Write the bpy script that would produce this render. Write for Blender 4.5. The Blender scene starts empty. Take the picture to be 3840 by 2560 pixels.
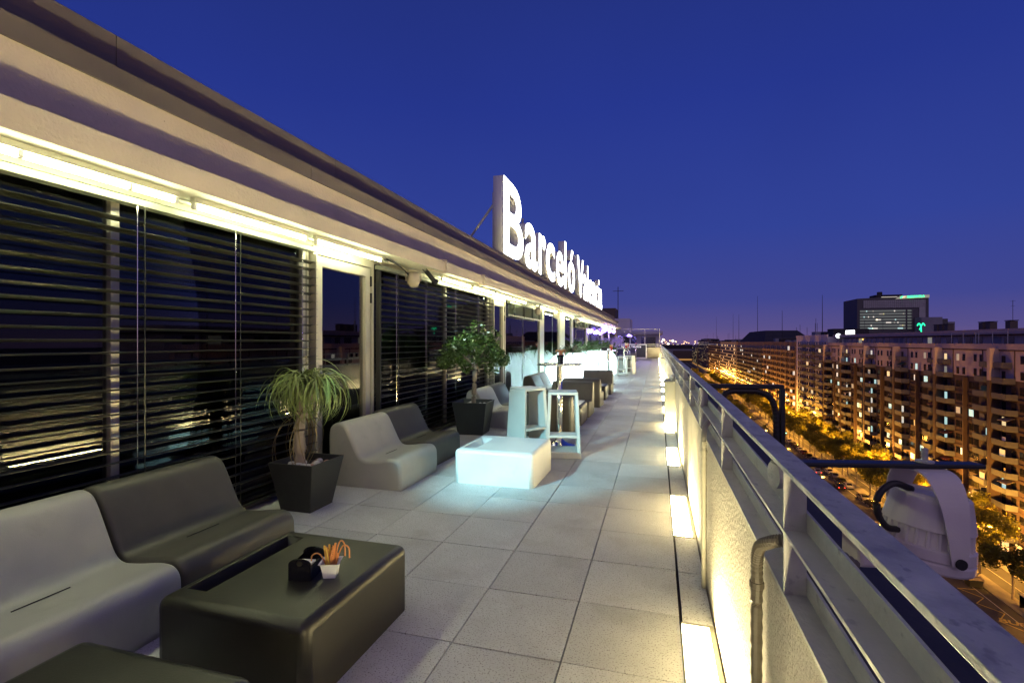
import bpy, bmesh, math, random
from mathutils import Vector, Matrix, Euler
R = math.radians
rnd = random.Random(7)
scene = bpy.context.scene
C = scene.collection

# ------------------------------------------------------------------ camera
cam_d = bpy.data.cameras.new('camera')
cam = bpy.data.objects.new('camera', cam_d); C.objects.link(cam)
cam_d.sensor_width = 36; cam_d.lens = 17.6
cam_d.clip_start = 0.02; cam_d.clip_end = 6000
cam.location = (0, 0, 1.4); cam.rotation_euler = (R(90), 0, R(16.2))
scene.camera = cam

# ------------------------------------------------------------------ sky: blue hour
world = bpy.data.worlds.new('World'); scene.world = world; world.use_nodes = True
wn = world.node_tree; wn.nodes.clear()
wo = wn.nodes.new('ShaderNodeOutputWorld'); wb = wn.nodes.new('ShaderNodeBackground')
tc = wn.nodes.new('ShaderNodeTexCoord'); sx = wn.nodes.new('ShaderNodeSeparateXYZ')
rp = wn.nodes.new('ShaderNodeValToRGB')
wn.links.new(tc.outputs['Generated'], sx.inputs[0]); wn.links.new(sx.outputs['Z'], rp.inputs[0])
sn = wn.nodes.new('ShaderNodeTexNoise'); sn.inputs['Scale'].default_value = 1.6; sn.inputs['Detail'].default_value = 4
sr = wn.nodes.new('ShaderNodeMapRange'); sr.inputs[1].default_value = .3; sr.inputs[2].default_value = .7; sr.inputs[3].default_value = .94; sr.inputs[4].default_value = 1.07
sm_ = wn.nodes.new('ShaderNodeMixRGB'); sm_.blend_type = 'MULTIPLY'; sm_.inputs[0].default_value = 1
wn.links.new(tc.outputs['Generated'], sn.inputs['Vector']); wn.links.new(sn.outputs[0], sr.inputs[0]); wn.links.new(sr.outputs[0], sm_.inputs[2]); wn.links.new(rp.outputs[0], sm_.inputs[1])
wn.links.new(sm_.outputs[0], wb.inputs[0]); wn.links.new(wb.outputs[0], wo.inputs[0])
stops = [(0.0, (.15, .095, .235)), (.025, (.098, .080, .25)), (.075, (.053, .063, .28)), (.20, (.031, .054, .30)),
         (.42, (.0185, .036, .255)), (.60, (.016, .030, .20)), (1.0, (.012, .020, .13))]
cr = rp.color_ramp; cr.elements[0].position = 0; cr.elements[1].position = 1
for p, c in stops[1:-1]: cr.elements.new(p)
for e, (p, c) in zip(cr.elements, stops): e.position = p; e.color = (*c, 1)
wb.inputs[1].default_value = 1.0

# the last glow of the sunset, behind the camera
sun_d = bpy.data.lights.new('afterglow', 'SUN'); sun_d.energy = 0.60; sun_d.angle = R(110); sun_d.color = (1, .70, .62)
sun = bpy.data.objects.new('afterglow', sun_d); C.objects.link(sun)
sun.rotation_euler = Vector((-0.30, 0.78, -0.52)).to_track_quat('-Z', 'Y').to_euler()
vs = scene.view_settings
vs.view_transform = 'Standard'; vs.look = 'None'; vs.exposure = 0; vs.gamma = 1; vs.use_curve_mapping = False
scene.cycles.use_denoising = True
scene.cycles.max_bounces = 7; scene.cycles.diffuse_bounces = 3; scene.cycles.glossy_bounces = 4
scene.cycles.transparent_max_bounces = 12; scene.cycles.sample_clamp_indirect = 40.0
scene.cycles.caustics_reflective = False; scene.cycles.caustics_refractive = False

# ------------------------------------------------------------------ materials
M = {}
def mat(name, col, rough=.6, metal=0, noise=0, nscale=8, bump=0, bscale=60, spec=.5, dark=None, dscale=90, damt=0,
        tint=0, stain=None, emit=None, estr=0, sample=True, stretch=None, coat=0, bdist=.01):
    m = bpy.data.materials.new(name); m.use_nodes = True; M[name] = m
    nt = m.node_tree; b = nt.nodes['Principled BSDF']; L = nt.links.new
    b.inputs['Base Color'].default_value = (*col, 1); b.inputs['Roughness'].default_value = rough
    b.inputs['Metallic'].default_value = metal; b.inputs['Specular IOR Level'].default_value = spec
    if coat: b.inputs['Coat Weight'].default_value = coat
    tcn = nt.nodes.new('ShaderNodeTexCoord'); vec = tcn.outputs['Object']
    if stretch:
        mp = nt.nodes.new('ShaderNodeMapping'); mp.inputs['Scale'].default_value = stretch
        L(vec, mp.inputs[0]); vec = mp.outputs[0]
    out = None
    if noise:
        n = nt.nodes.new('ShaderNodeTexNoise'); n.inputs['Scale'].default_value = nscale; n.inputs['Detail'].default_value = 7
        L(vec, n.inputs['Vector'])
        rr = nt.nodes.new('ShaderNodeValToRGB')
        lo = tuple(max(0, c * (1 - noise)) for c in col); hi = tuple(min(1, c * (1 + noise)) for c in col)
        rr.color_ramp.elements[0].color = (*lo, 1); rr.color_ramp.elements[1].color = (*hi, 1)
        rr.color_ramp.elements[0].position = .3; rr.color_ramp.elements[1].position = .7
        L(n.outputs[0], rr.inputs[0]); out = rr.outputs[0]
        rm = nt.nodes.new('ShaderNodeMapRange'); rm.inputs[3].default_value = max(.02, rough - .1); rm.inputs[4].default_value = min(1, rough + .12)
        L(n.outputs[0], rm.inputs[0]); L(rm.outputs[0], b.inputs['Roughness'])
    if dark:
        v = nt.nodes.new('ShaderNodeTexNoise'); v.inputs['Scale'].default_value = dscale; v.inputs['Detail'].default_value = 3
        L(vec, v.inputs['Vector'])
        r2 = nt.nodes.new('ShaderNodeValToRGB'); r2.color_ramp.elements[0].position = .5 + damt; r2.color_ramp.elements[1].position = .5 + damt + .07
        L(v.outputs[0], r2.inputs[0])
        mx = nt.nodes.new('ShaderNodeMixRGB'); mx.inputs[2].default_value = (*dark, 1)
        if out: L(out, mx.inputs[1])
        else: mx.inputs[1].default_value = (*col, 1)
        L(r2.outputs[0], mx.inputs[0]); out = mx.outputs[0]
    if stain:
        scol, sscale, sth, samt = stain
        v = nt.nodes.new('ShaderNodeTexNoise'); v.inputs['Scale'].default_value = sscale; v.inputs['Detail'].default_value = 8; v.inputs['Roughness'].default_value = .65
        gc = nt.nodes.new('ShaderNodeNewGeometry'); L(gc.outputs['Position'], v.inputs['Vector'])
        r3 = nt.nodes.new('ShaderNodeValToRGB'); r3.color_ramp.elements[0].position = sth; r3.color_ramp.elements[1].position = sth+.22
        r3.color_ramp.elements[1].color = (samt, samt, samt, 1); L(v.outputs[0], r3.inputs[0])
        mx = nt.nodes.new('ShaderNodeMixRGB'); mx.inputs[2].default_value = (*scol, 1)
        if out: L(out, mx.inputs[1])
        else: mx.inputs[1].default_value = (*col, 1)
        L(r3.outputs[0], mx.inputs[0]); out = mx.outputs[0]
    if tint:
        oi = nt.nodes.new('ShaderNodeObjectInfo'); mr = nt.nodes.new('ShaderNodeMapRange')
        mr.inputs[3].default_value = 1 - tint; mr.inputs[4].default_value = 1 + tint
        L(oi.outputs['Random'], mr.inputs[0])
        mm = nt.nodes.new('ShaderNodeMixRGB'); mm.blend_type = 'MULTIPLY'; mm.inputs[0].default_value = 1
        if out: L(out, mm.inputs[1])
        else: mm.inputs[1].default_value = (*col, 1)
        L(mr.outputs[0], mm.inputs[2]); out = mm.outputs[0]
    if out: L(out, b.inputs['Base Color'])
    if bump:
        n2 = nt.nodes.new('ShaderNodeTexNoise'); n2.inputs['Scale'].default_value = bscale; n2.inputs['Detail'].default_value = 5
        L(vec, n2.inputs['Vector'])
        bp = nt.nodes.new('ShaderNodeBump'); bp.inputs['Strength'].default_value = bump; bp.inputs['Distance'].default_value = bdist
        L(n2.outputs[0], bp.inputs['Height']); L(bp.outputs[0], b.inputs['Normal'])
    if emit:
        b.inputs['Emission Color'].default_value = (*emit, 1); b.inputs['Emission Strength'].default_value = estr
        if not sample: m.cycles.emission_sampling = 'NONE'
    return m

def glass_mat(name, tintc, ior=1.5, rough=.0):
    m = bpy.data.materials.new(name); m.use_nodes = True; M[name] = m
    nt = m.node_tree; nt.nodes.clear(); L = nt.links.new
    o = nt.nodes.new('ShaderNodeOutputMaterial'); mx = nt.nodes.new('ShaderNodeMixShader')
    t = nt.nodes.new('ShaderNodeBsdfTransparent'); t.inputs[0].default_value = (*tintc, 1)
    g = nt.nodes.new('ShaderNodeBsdfGlossy'); g.inputs['Roughness'].default_value = rough
    f = nt.nodes.new('ShaderNodeFresnel'); f.inputs[0].default_value = ior
    L(f.outputs[0], mx.inputs[0]); L(t.outputs[0], mx.inputs[1]); L(g.outputs[0], mx.inputs[2]); L(mx.outputs[0], o.inputs[0])
    return m

mat('tile', (.53, .54, .55), .62, noise=.10, nscale=3, bump=.25, bscale=200, dark=(.22, .215, .21), dscale=130, damt=.07, tint=.10, bdist=.003, stain=((.30, .29, .28), 2.6, .52, .5))
mat('grout', (.02, .02, .02), .9)
mat('cream', (.68, .59, .45), .8, noise=.08, nscale=2.5, bump=.5, bscale=45, dark=(.2, .15, .1), dscale=34, damt=.235, bdist=.012)
mat('soffit', (.72, .71, .60), .7, noise=.05, nscale=3, bump=.2, bscale=30)
mat('coping', (.17, .145, .12), .5, noise=.12, nscale=1.5, bump=.1, bscale=20, spec=.4, tint=.06)
mat('wall_plaster', (.40, .365, .29), .85, noise=.12, nscale=2.2, bump=.9, bscale=75, dark=(.25, .23, .18), dscale=60, damt=.2, bdist=.008)
mat('galv', (.42, .42, .40), .5, metal=.15, noise=.13, nscale=14, bump=.25, bscale=90, dark=(.30, .30, .30), dscale=40, damt=.14, stretch=(1, .6, 1), stain=((.26, .255, .25), 9, .55, .6))
mat('galv_worn', (.38, .385, .40), .55, metal=.1, noise=.2, nscale=16, bump=.3, bscale=70, dark=(.25, .255, .28), dscale=55, damt=.09, stretch=(1, .6, 1), stain=((.20, .205, .23), 14, .48, .7))
mat('alu', (.62, .58, .47), .38, metal=.35, noise=.06, nscale=3)
mat('chrome', (.80, .78, .74), .12, metal=1, noise=.05, nscale=20)
mat('alu_edge', (.6, .58, .52), .25, metal=1, bump=.8, bscale=180, noise=.2, nscale=90)
mat('slat', (.032, .035, .024), .30, spec=.6, noise=.3, nscale=5)
mat('slat_pale', (.33, .36, .27), .45, noise=.15, nscale=6)
mat('cord', (.25, .25, .2), .6)
mat('plastic_light', (.40, .40, .36), .42, noise=.07, nscale=4, bump=.12, bscale=240, stain=((.27, .265, .23), 5, .56, .5))
mat('plastic_dark', (.018, .0175, .013), .34, noise=.22, nscale=5, bump=.15, bscale=220, stain=((.04, .038, .03), 7, .55, .5))
mat('seat_dark', (.072, .068, .054), .46, noise=.15, nscale=4, bump=.12, bscale=240, stain=((.10, .095, .078), 5, .55, .4))
mat('plastic_white', (.74, .75, .73), .40, noise=.05, nscale=4, bump=.1, bscale=240, stain=((.55, .54, .50), 9, .6, .5))
mat('stool_white', (.56, .57, .55), .48, noise=.05, nscale=5, bump=.06, bscale=260)
mat('pot_black', (.018, .018, .018), .55, noise=.3, nscale=14, bump=.25, bscale=140)
mat('pot_grey', (.028, .036, .036), .42, noise=.12, nscale=6)
mat('soil', (.02, .015, .01), .95, bump=1, bscale=60)
mat('pebble_white', (.62, .60, .57), .5, noise=.15, nscale=20)
mat('pebble_pink', (.42, .23, .18), .5, noise=.2, nscale=20)
mat('bark_pale', (.34, .27, .21), .8, noise=.25, nscale=9, bump=.8, bscale=35, stretch=(1, 1, .3))
mat('bark_grey', (.27, .24, .2), .85, noise=.25, nscale=9, bump=.8, bscale=40, stretch=(1, 1, .3))
mat('palm_leaf', (.23, .29, .085), .45, noise=.3, nscale=4, tint=.35)
mat('palm_dry', (.30, .22, .10), .7, tint=.2)
mat('ficus_leaf', (.06, .125, .022), .28, noise=.45, nscale=5, spec=.6)
mat('street_leaf', (.26, .25, .025), .5, noise=.5, nscale=.9)
mat('street_leaf_dark', (.14, .15, .022), .55, noise=.5, nscale=.9)
mat('plant_leaf', (.05, .11, .03), .4, noise=.4, nscale=5)
mat('plant_bronze', (.10, .055, .03), .45, noise=.4, nscale=5)
mat('flower', (.30, .22, .72), .6)
mat('black_matte', (.012, .012, .012), .6)
mat('black_gloss', (.008, .008, .009), .18)
mat('black_arm', (.012, .013, .016), .45, noise=.4, nscale=12)
mat('lamp_grey', (.60, .56, .53), .45, noise=.05, nscale=8, bump=.06, bscale=240)
mat('rubber', (.015, .014, .014), .5)
mat('hose', (.10, .085, .065), .5, noise=.2, nscale=12)
mat('speaker_cream', (.60, .52, .38), .5)
mat('paper', (.8, .78, .75), .7)
mat('straw_orange', (.55, .22, .07), .5); mat('straw_yellow', (.70, .45, .07), .5); mat('straw_pink', (.60, .06, .06), .45)
mat('cup_frost', (.70, .72, .80), .2, noise=.05, nscale=10)
mat('ledge', (.035, .035, .04), .75, noise=.25, nscale=3, bump=.4, bscale=25)
mat('box_beige', (.27, .255, .20), .5, noise=.05, nscale=4)
mat('interior', (.5, .47, .6), .8, noise=.05, nscale=2)
mat('interior_dark', (.025, .025, .028), .8)
mat('counter_black', (.014, .016, .018), .35)
mat('letter_white', (.62, .63, .66), .5)
mat('tube', (1, 1, 1), .5, emit=(.96, 1, .60), estr=46)
mat('floor_lens', (1, 1, 1), .5, emit=(1, .84, .44), estr=165)
mat('sign_face', (1, 1, 1), .5, emit=(.88, .94, 1), estr=9)
mat('purple_lamp', (1, 1, 1), .5, emit=(.22, .10, 1), estr=5, sample=False)
mat('purple_strip', (1, 1, 1), .5, emit=(.25, .05, 1), estr=3, sample=False)
mat('white_lamp', (1, 1, 1), .5, emit=(.85, .95, 1), estr=5, sample=False)
mat('counter_letters', (.8, .8, .8), .5, emit=(1, 1, 1), estr=.7, sample=False)
# city
mat('awning_green', (.03, .08, .05), .8); mat('awning_sand', (.35, .28, .18), .8); mat('awning_rust', (.22, .07, .04), .8)
mat('asphalt', (.055, .052, .05), .8, noise=.25, nscale=.6, bump=.2, bscale=8)
mat('city_ground', (.06, .055, .05), .9, noise=.3, nscale=.02)
mat('pavement', (.22, .20, .17), .85, noise=.12, nscale=.7)
mat('paint_white', (.62, .60, .55), .7, noise=.2, nscale=4)
mat('paint_yellow', (.62, .45, .08), .7, noise=.2, nscale=4)
mat('brick_brown', (.072, .046, .037), .85, noise=.12, nscale=.5)
mat('render_pale', (.46, .37, .35), .85, noise=.07, nscale=.35)
mat('balcony_grey', (.075, .076, .088), .6, noise=.15, nscale=.7, tint=.12)
mat('bldg_cream', (.60, .56, .60), .85, noise=.06, nscale=.2)
mat('bldg_tan', (.22, .15, .10), .85, noise=.1, nscale=.3)
mat('bldg_beige', (.26, .185, .13), .85, noise=.1, nscale=.3)
mat('bldg_grey', (.23, .22, .25), .8, noise=.1, nscale=.3)
mat('bldg_dark', (.10, .075, .065), .85, noise=.1, nscale=.3)
mat('roof_dark', (.03, .026, .03), .9, noise=.3, nscale=.3)
mat('win_dark', (.010, .010, .013), .12, spec=.6)
mat('win_frame', (.55, .54, .52), .5)
for nm, cc, st in (('win_cool', (.62, .98, .90), .7), ('win_warm', (1, .72, .34), .9), ('win_white', (1, .93, .75), .7), ('win_pink', (1, .25, .5), .7), ('win_dim', (.75, .72, .5), .25), ('win_amber', (1, .52, .13), .35)):
    mat(nm, cc, .5, emit=cc, estr=st, sample=False)
mat('street_globe', (1, 1, 1), .5, emit=(1, .62, .13), estr=2.6, sample=False)
mat('far_light', (1, 1, 1), .5, emit=(1, .60, .25), estr=3, sample=False)
mat('far_light_white', (1, 1, 1), .5, emit=(1, .88, .75), estr=3, sample=False)
mat('green_neon', (0, 1, .4), .5, emit=(.02, 1, .38), estr=2.2, sample=False)
mat('red_light', (1, 0, 0), .5, emit=(1, .06, .03), estr=5, sample=False)
mat('shop_white', (1, 1, 1), .5, emit=(.95, .97, 1), estr=2.6, sample=False)
mat('shop_blue', (.2, .3, 1), .5, emit=(.45, .5, 1), estr=2.0, sample=False)
mat('traffic_green', (0, 1, .6), .5, emit=(.25, 1, .75), estr=6, sample=False)
mat('tower_dark', (.085, .078, .085), .6, noise=.1, nscale=.1)
mat('tower_glass', (.34, .33, .33), .25, spec=.6, noise=.15, nscale=.2)
mat('tower_win', (.13, .14, .13), .2, emit=(.7, .8, .68), estr=.12, sample=False)  # faint emission makes the window bands paler, standing in for skylight
mat('iron', (.05, .05, .05), .5, metal=.5)
for i, cc in enumerate(((.55, .54, .52), (.02, .02, .022), (.25, .25, .27), (.20, .02, .02), (.04, .06, .12))):
    mat('car_paint%d' % i, cc, .25, metal=.2, coat=.6)
mat('tyre', (.015, .015, .015), .8)
mat('bin_dark', (.03, .035, .03), .6); mat('bin_lid', (.55, .45, .22), .6)
glass_mat('glass_dark', (.50, .55, .56), 1.5); glass_mat('glass_clear', (.86, .88, .95), 1.8); glass_mat('glass_door', (.45, .52, .55), 2.3); glass_mat('glass_screen', (.9, .92, .95), 1.3)
# leaves let light through
for nm, fac in (('street_leaf', .5), ('street_leaf_dark', .5), ('palm_leaf', .25), ('ficus_leaf', .2), ('plant_leaf', .3)):
    nt = M[nm].node_tree; b = nt.nodes['Principled BSDF']; o_ = nt.nodes['Material Output']
    tr_ = nt.nodes.new('ShaderNodeBsdfTranslucent'); x_ = nt.nodes.new('ShaderNodeMixShader'); x_.inputs[0].default_value = fac
    src = b.inputs['Base Color'].links[0].from_socket if b.inputs['Base Color'].links else None
    if src: nt.links.new(src, tr_.inputs[0])
    nt.links.new(b.outputs[0], x_.inputs[1]); nt.links.new(tr_.outputs[0], x_.inputs[2]); nt.links.new(x_.outputs[0], o_.inputs[0])
# translucent planter shell
m = bpy.data.materials.new('planter_shell'); m.use_nodes = True; M['planter_shell'] = m
nt = m.node_tree; nt.nodes.clear(); o_ = nt.nodes.new('ShaderNodeOutputMaterial'); t_ = nt.nodes.new('ShaderNodeBsdfTranslucent')
d_ = nt.nodes.new('ShaderNodeBsdfDiffuse'); x_ = nt.nodes.new('ShaderNodeMixShader'); x_.inputs[0].default_value = .35
t_.inputs[0].default_value = (.80, .92, .92, 1); d_.inputs[0].default_value = (.7, .75, .75, 1)
nt.links.new(t_.outputs[0], x_.inputs[1]); nt.links.new(d_.outputs[0], x_.inputs[2]); nt.links.new(x_.outputs[0], o_.inputs[0])

# ------------------------------------------------------------------ mesh helpers
class MB:
    def __init__(s): s.v = []; s.f = []; s.m = []; s.cur = 0
    def add(s, vs_, fs):
        o = len(s.v); s.v += [tuple(p) for p in vs_]; s.f += [tuple(i + o for i in f) for f in fs]; s.m += [s.cur] * len(fs); return s
    def box(s, x0, x1, y0, y1, z0, z1):
        return s.add([(x0,y0,z0),(x1,y0,z0),(x1,y1,z0),(x0,y1,z0),(x0,y0,z1),(x1,y0,z1),(x1,y1,z1),(x0,y1,z1)],
                     [(0,3,2,1),(4,5,6,7),(0,1,5,4),(1,2,6,5),(2,3,7,6),(3,0,4,7)])
    def prism(s, pts, axis, a, b):
        n = len(pts)
        def P(p, t):
            return {'x': (t, p[0], p[1]), 'y': (p[0], t, p[1]), 'z': (p[0], p[1], t)}[axis]
        return s.add([P(p, a) for p in pts] + [P(p, b) for p in pts],
                     [tuple(range(n))[::-1], tuple(range(n, 2*n))] + [(i, (i+1) % n, n+(i+1) % n, n+i) for i in range(n)])
    def tube(s, pts, r, n=8, caps=True):
        pts = [Vector(p) for p in pts]; k = len(pts); rs = r if isinstance(r, (list, tuple)) else [r]*k
        vv = []; up = Vector((0, 0, 1))
        for i, p in enumerate(pts):
            t = (pts[min(i+1, k-1)] - pts[max(i-1, 0)]).normalized()
            a = up.cross(t)
            if a.length < .05: a = Vector((1, 0, 0)).cross(t)
            a.normalize(); b = t.cross(a)
            vv += [p + (a*math.cos(2*math.pi*j/n) + b*math.sin(2*math.pi*j/n))*rs[i] for j in range(n)]
        fs = [(i*n+j, i*n+(j+1) % n, (i+1)*n+(j+1) % n, (i+1)*n+j) for i in range(k-1) for j in range(n)]
        if caps: fs += [tuple(range(n))[::-1], tuple(range((k-1)*n, k*n))]
        return s.add(vv, fs)
    def lathe(s, prof, n=24, c=(0, 0, 0), sx=1, sy=1, sq=0):
        vv = []
        for r, z in prof:
            for j in range(n):
                a = 2*math.pi*j/n; ca, sa = math.cos(a), math.sin(a)
                if sq:
                    e = 2/sq; ca = math.copysign(abs(ca)**e, ca); sa = math.copysign(abs(sa)**e, sa)
                vv.append((c[0]+r*ca*sx, c[1]+r*sa*sy, c[2]+z))
        k = len(prof)
        fs = [(i*n+j, i*n+(j+1) % n, (i+1)*n+(j+1) % n, (i+1)*n+j) for i in range(k-1) for j in range(n)]
        fs += [tuple(range(n))[::-1], tuple(range((k-1)*n, k*n))]
        return s.add(vv, fs)
    def sphere(s, c, r, n=8, m=6, sz=1):
        return s.lathe([(max(.001, r*math.sin(math.pi*i/m)), -r*math.cos(math.pi*i/m)*sz) for i in range(m+1)], n, c)
    def quad(s, a, b, c, d): return s.add([a, b, c, d], [(0, 1, 2, 3)])
    def mesh(s, name, *mats, smooth=False):
        me = bpy.data.meshes.new(name); me.from_pydata(s.v, [], s.f)
        for mm in mats: me.materials.append(M[mm])
        if len(mats) > 1: me.polygons.foreach_set('material_index', s.m)
        if smooth: me.polygons.foreach_set('use_smooth', [True]*len(s.f))
        me.update(); return me
    def build(s, name, mats, parent=None, loc=None, bevel=0, smooth=False, seg=2, kind=None, label=None, rz=0):
        mats = (mats,) if isinstance(mats, str) else mats
        return O(name, s.mesh(name, *mats, smooth=smooth), parent, loc, bevel, seg, kind, label, rz)

def O(name, me, parent=None, loc=None, bevel=0, seg=2, kind=None, label=None, rz=0):
    o = bpy.data.objects.new(name, me); C.objects.link(o)
    if loc: o.location = loc
    if rz: o.rotation_euler.z = rz
    if parent: o.parent = parent
    if bevel:
        md = o.modifiers.new('bevel', 'BEVEL'); md.width = bevel; md.segments = seg; md.limit_method = 'ANGLE'; md.angle_limit = R(35)
    if kind: o['kind'] = kind
    if label: o['label'] = label
    return o
def tag(o, label, cat, group=None):
    o['label'] = label; o['category'] = cat
    if group: o['group'] = group
    return o
def T(name, label, cat, loc=(0, 0, 0), rz=0, group=None):
    o = bpy.data.objects.new(name, None); C.objects.link(o); o.location = loc; o.rotation_euler = (0, 0, rz)
    o.empty_display_size = .2
    return tag(o, label, cat, group)
def S(o): o['kind'] = 'structure'; return o
def kids(o): return [x for x in C.objects if x.parent == o]
KIDS = {}
def dup(o, loc=None, rz=None, label=None, group=None, parent=None, swap=None):
    c = o.copy(); C.objects.link(c); c.parent = parent
    if loc: c.location = loc
    if rz is not None: c.rotation_euler.z = rz
    if label: c['label'] = label
    if group: c['group'] = group
    if swap and c.type == 'MESH' and c.data.materials and c.data.materials[0].name in swap:
        key = (c.data.name, swap[c.data.materials[0].name])
        if key not in KIDS:
            me = c.data.copy(); me.materials[0] = M[key[1]]; KIDS[key] = me
        c.data = KIDS[key]
    for k in o.children: dup(k, parent=c, swap=swap)
    return c
def bake(o):
    dg = bpy.context.evaluated_depsgraph_get(); dg.update()
    me = bpy.data.meshes.new_from_object(o.evaluated_get(dg)); o.modifiers.clear(); o.data = me; return o
def text_mesh(body, size, extrude=0, offset=0, mats=('letter_white',), cx=False):
    cu = bpy.data.curves.new('t', 'FONT'); cu.body = body; cu.size = size; cu.extrude = extrude; cu.offset = offset
    cu.resolution_u = 4
    if cx: cu.align_x = 'CENTER'
    o = bpy.data.objects.new('t', cu); C.objects.link(o)
    dg = bpy.context.evaluated_depsgraph_get(); dg.update()
    me = bpy.data.meshes.new_from_object(o.evaluated_get(dg)); bpy.data.objects.remove(o); bpy.data.curves.remove(cu)
    me.materials.clear()
    for mm in mats: me.materials.append(M[mm])
    return me
def light(name, kind, loc, energy, col, parent=None, **kw):
    d = bpy.data.lights.new(name, kind); d.energy = energy; d.color = col
    for k, v in kw.items(): setattr(d, k, v)
    o = bpy.data.objects.new(name, d); C.objects.link(o); o.location = loc
    if parent: o.parent = parent
    return o
def crom(pts, n=8):
    out = []; P = [Vector(p) for p in pts]; P = [2*P[0]-P[1]] + P + [2*P[-1]-P[-2]]
    for i in range(1, len(P)-2):
        for k in range(n):
            t = k/n; a, b, c, d = P[i-1:i+3]
            out.append(.5*((2*b)+(c-a)*t+(2*a-5*b+4*c-d)*t*t+(3*b-a-3*c+d)*t**3))
    out.append(P[-2]); return out
_ones = 'first second third fourth fifth sixth seventh eighth ninth'.split()
_list = _ones + 'tenth eleventh twelfth thirteenth fourteenth fifteenth sixteenth seventeenth eighteenth nineteenth'.split()
for _t, _h in (('twentieth', 'twenty'), ('thirtieth', 'thirty'), ('fortieth', 'forty'), ('fiftieth', 'fifty'), ('sixtieth', 'sixty'), ('seventieth', 'seventy')): _list += [_t] + [_h+'-'+w for w in _ones]
def ordn(i): return _list[i]

YEND = 44.0      # far end of the terrace

# ================================================================== TERRACE: floor, hotel pavilion, parapet
# floor: dark bed with real slabs on it
floor = S(MB().box(-3.42, .27, -1.5, YEND, -.09, -.022).build('terrace_floor', 'grout'))
XJ = [-3.30, -3.0, -2.48, -1.96, -1.44, -.92, -.405, .110]
def tile_mesh(w, l):
    g = .0035; return MB().prism([(g, g), (w-g, g), (w-g, l-g), (g, l-g)], 'z', -.022, 0).mesh('tile', 'tile')
tiles = {}
far = MB(); row = 0; y = -1.03
TL = .532
while y < YEND - .05:
    for i in range(7):
        w = XJ[i+1]-XJ[i]
        dz = rnd.uniform(-.0012, .0012); dx = rnd.uniform(-.0015, .0015)
        if y < 19.5 and y > -.6:
            k = round(w, 3)
            if k not in tiles: tiles[k] = tile_mesh(w, TL)
            t = O('tile', tiles[k], floor, (XJ[i]+dx, y+dx, dz))
            t.rotation_euler = (rnd.uniform(-.0012, .0012), rnd.uniform(-.0012, .0012), rnd.uniform(-.0012, .0012))
        else:
            g = .0035; l = min(TL, YEND-y); far.box(XJ[i]+g, XJ[i+1]-g, y+g, y+l-g, -.022, dz)
    y += TL
far.build('tile', 'tile', floor, kind='stuff')
# border strip with recessed light boxes between short slabs
PER, LEN = 2.14, 1.0
k = 0; y0 = 1.63 - 2*PER
border = MB()
while y0 < YEND - 1.2:
    e = y0 + LEN
    if y0 > -1.2:
        far_lab = 'glowing recessed floor light box along the parapet, %s from the camera' % ordn(k)
        fl = T('floor_light', far_lab, 'floor light', (.178, y0+LEN/2, 0), group='recessed floor lights along the parapet')
        MB().box(-.062, .062, -LEN/2+.02, LEN/2-.02, -.02, .004).build('lens', 'floor_lens', fl)
        f_ = MB()
        f_.box(-.066, -.0625, -LEN/2, LEN/2, -.02, .007).box(.0625, .086, -LEN/2, LEN/2, -.02, .007)
        f_.box(-.0625, .0625, -LEN/2, -LEN/2+.019, -.02, .007).box(-.0625, .0625, LEN/2-.019, LEN/2, -.02, .007)
        f_.build('frame', 'box_beige', fl)
        k += 1
    gap = PER-LEN; w = gap/2
    for q in range(2):
        a = e+q*w
        if e > 0 and e < 22: MB().box(.122, .264, a+.004, a+w-.004, -.02, .003+rnd.uniform(0, .002)).build('border_slab', 'tile', floor)
        else: border.box(.122, .264, a+.004, a+w-.004, -.02, .003)
    y0 += PER
border.build('border_slab', 'tile', floor, kind='stuff')

hotel = T('hotel_building', 'hotel block whose cream eave, dark blinds and glass front line the roof terrace', 'building', (-3, 20, -38.6))
def H(mb, name, mats, **kw):
    o = mb.build(name, mats, hotel, **kw); o.location = (3, -20, 38.6); return o
H(MB().box(-22, 1.5, -14, 46.5, -38.6, -.12), 'body', 'bldg_beige')
H(MB().box(.33, 1.5, -14, 46.4, -.119, -.06), 'outer_ledge', 'ledge')
# eave beam, rough cast: jittered loft
def rough_beam(prof, ya, yb, step, jit, mats, name):
    mb = MB(); n = len(prof); k = int((yb-ya)/step)+1; st = [0]*n
    for i in range(k):
        for j, (x, z, e) in enumerate(prof):
            st[j] = st[j]*.3+rnd.uniform(-1, 1)*jit*e
            mb.v.append((x+rnd.uniform(-.3, .3)*jit*e, ya+i*step, z+st[j]))
    for i in range(k-1):
        for j in range(n):
            mb.f.append((i*n+j, i*n+(j+1) % n, (i+1)*n+(j+1) % n, (i+1)*n+j)); mb.m.append(0)
    mb.f.append(tuple(range(n))[::-1]); mb.f.append(tuple(range((k-1)*n, k*n))); mb.m += [0, 0]
    return H(mb, name, mats)
rough_beam([(-3.345, 2.42, 0), (-2.94, 2.403, .6), (-2.938, 2.47, .5), (-2.94, 2.552, 1), (-3.345, 2.56, 0)], -3, 43.2, .06, .0028, 'cream', 'eave_beam')
H(MB().box(-8.2, -2.945, -3, 43.0, 2.402, 2.418), 'soffit', 'soffit')
rough_beam([(-3.36, 2.50, 0), (-3.352, 2.50, .3), (-3.35, 2.8, .6), (-3.35, 3.035, .6), (-3.37, 3.04, 0)], -3, 44.5, .12, .0008, 'cream', 'fascia')
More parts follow.
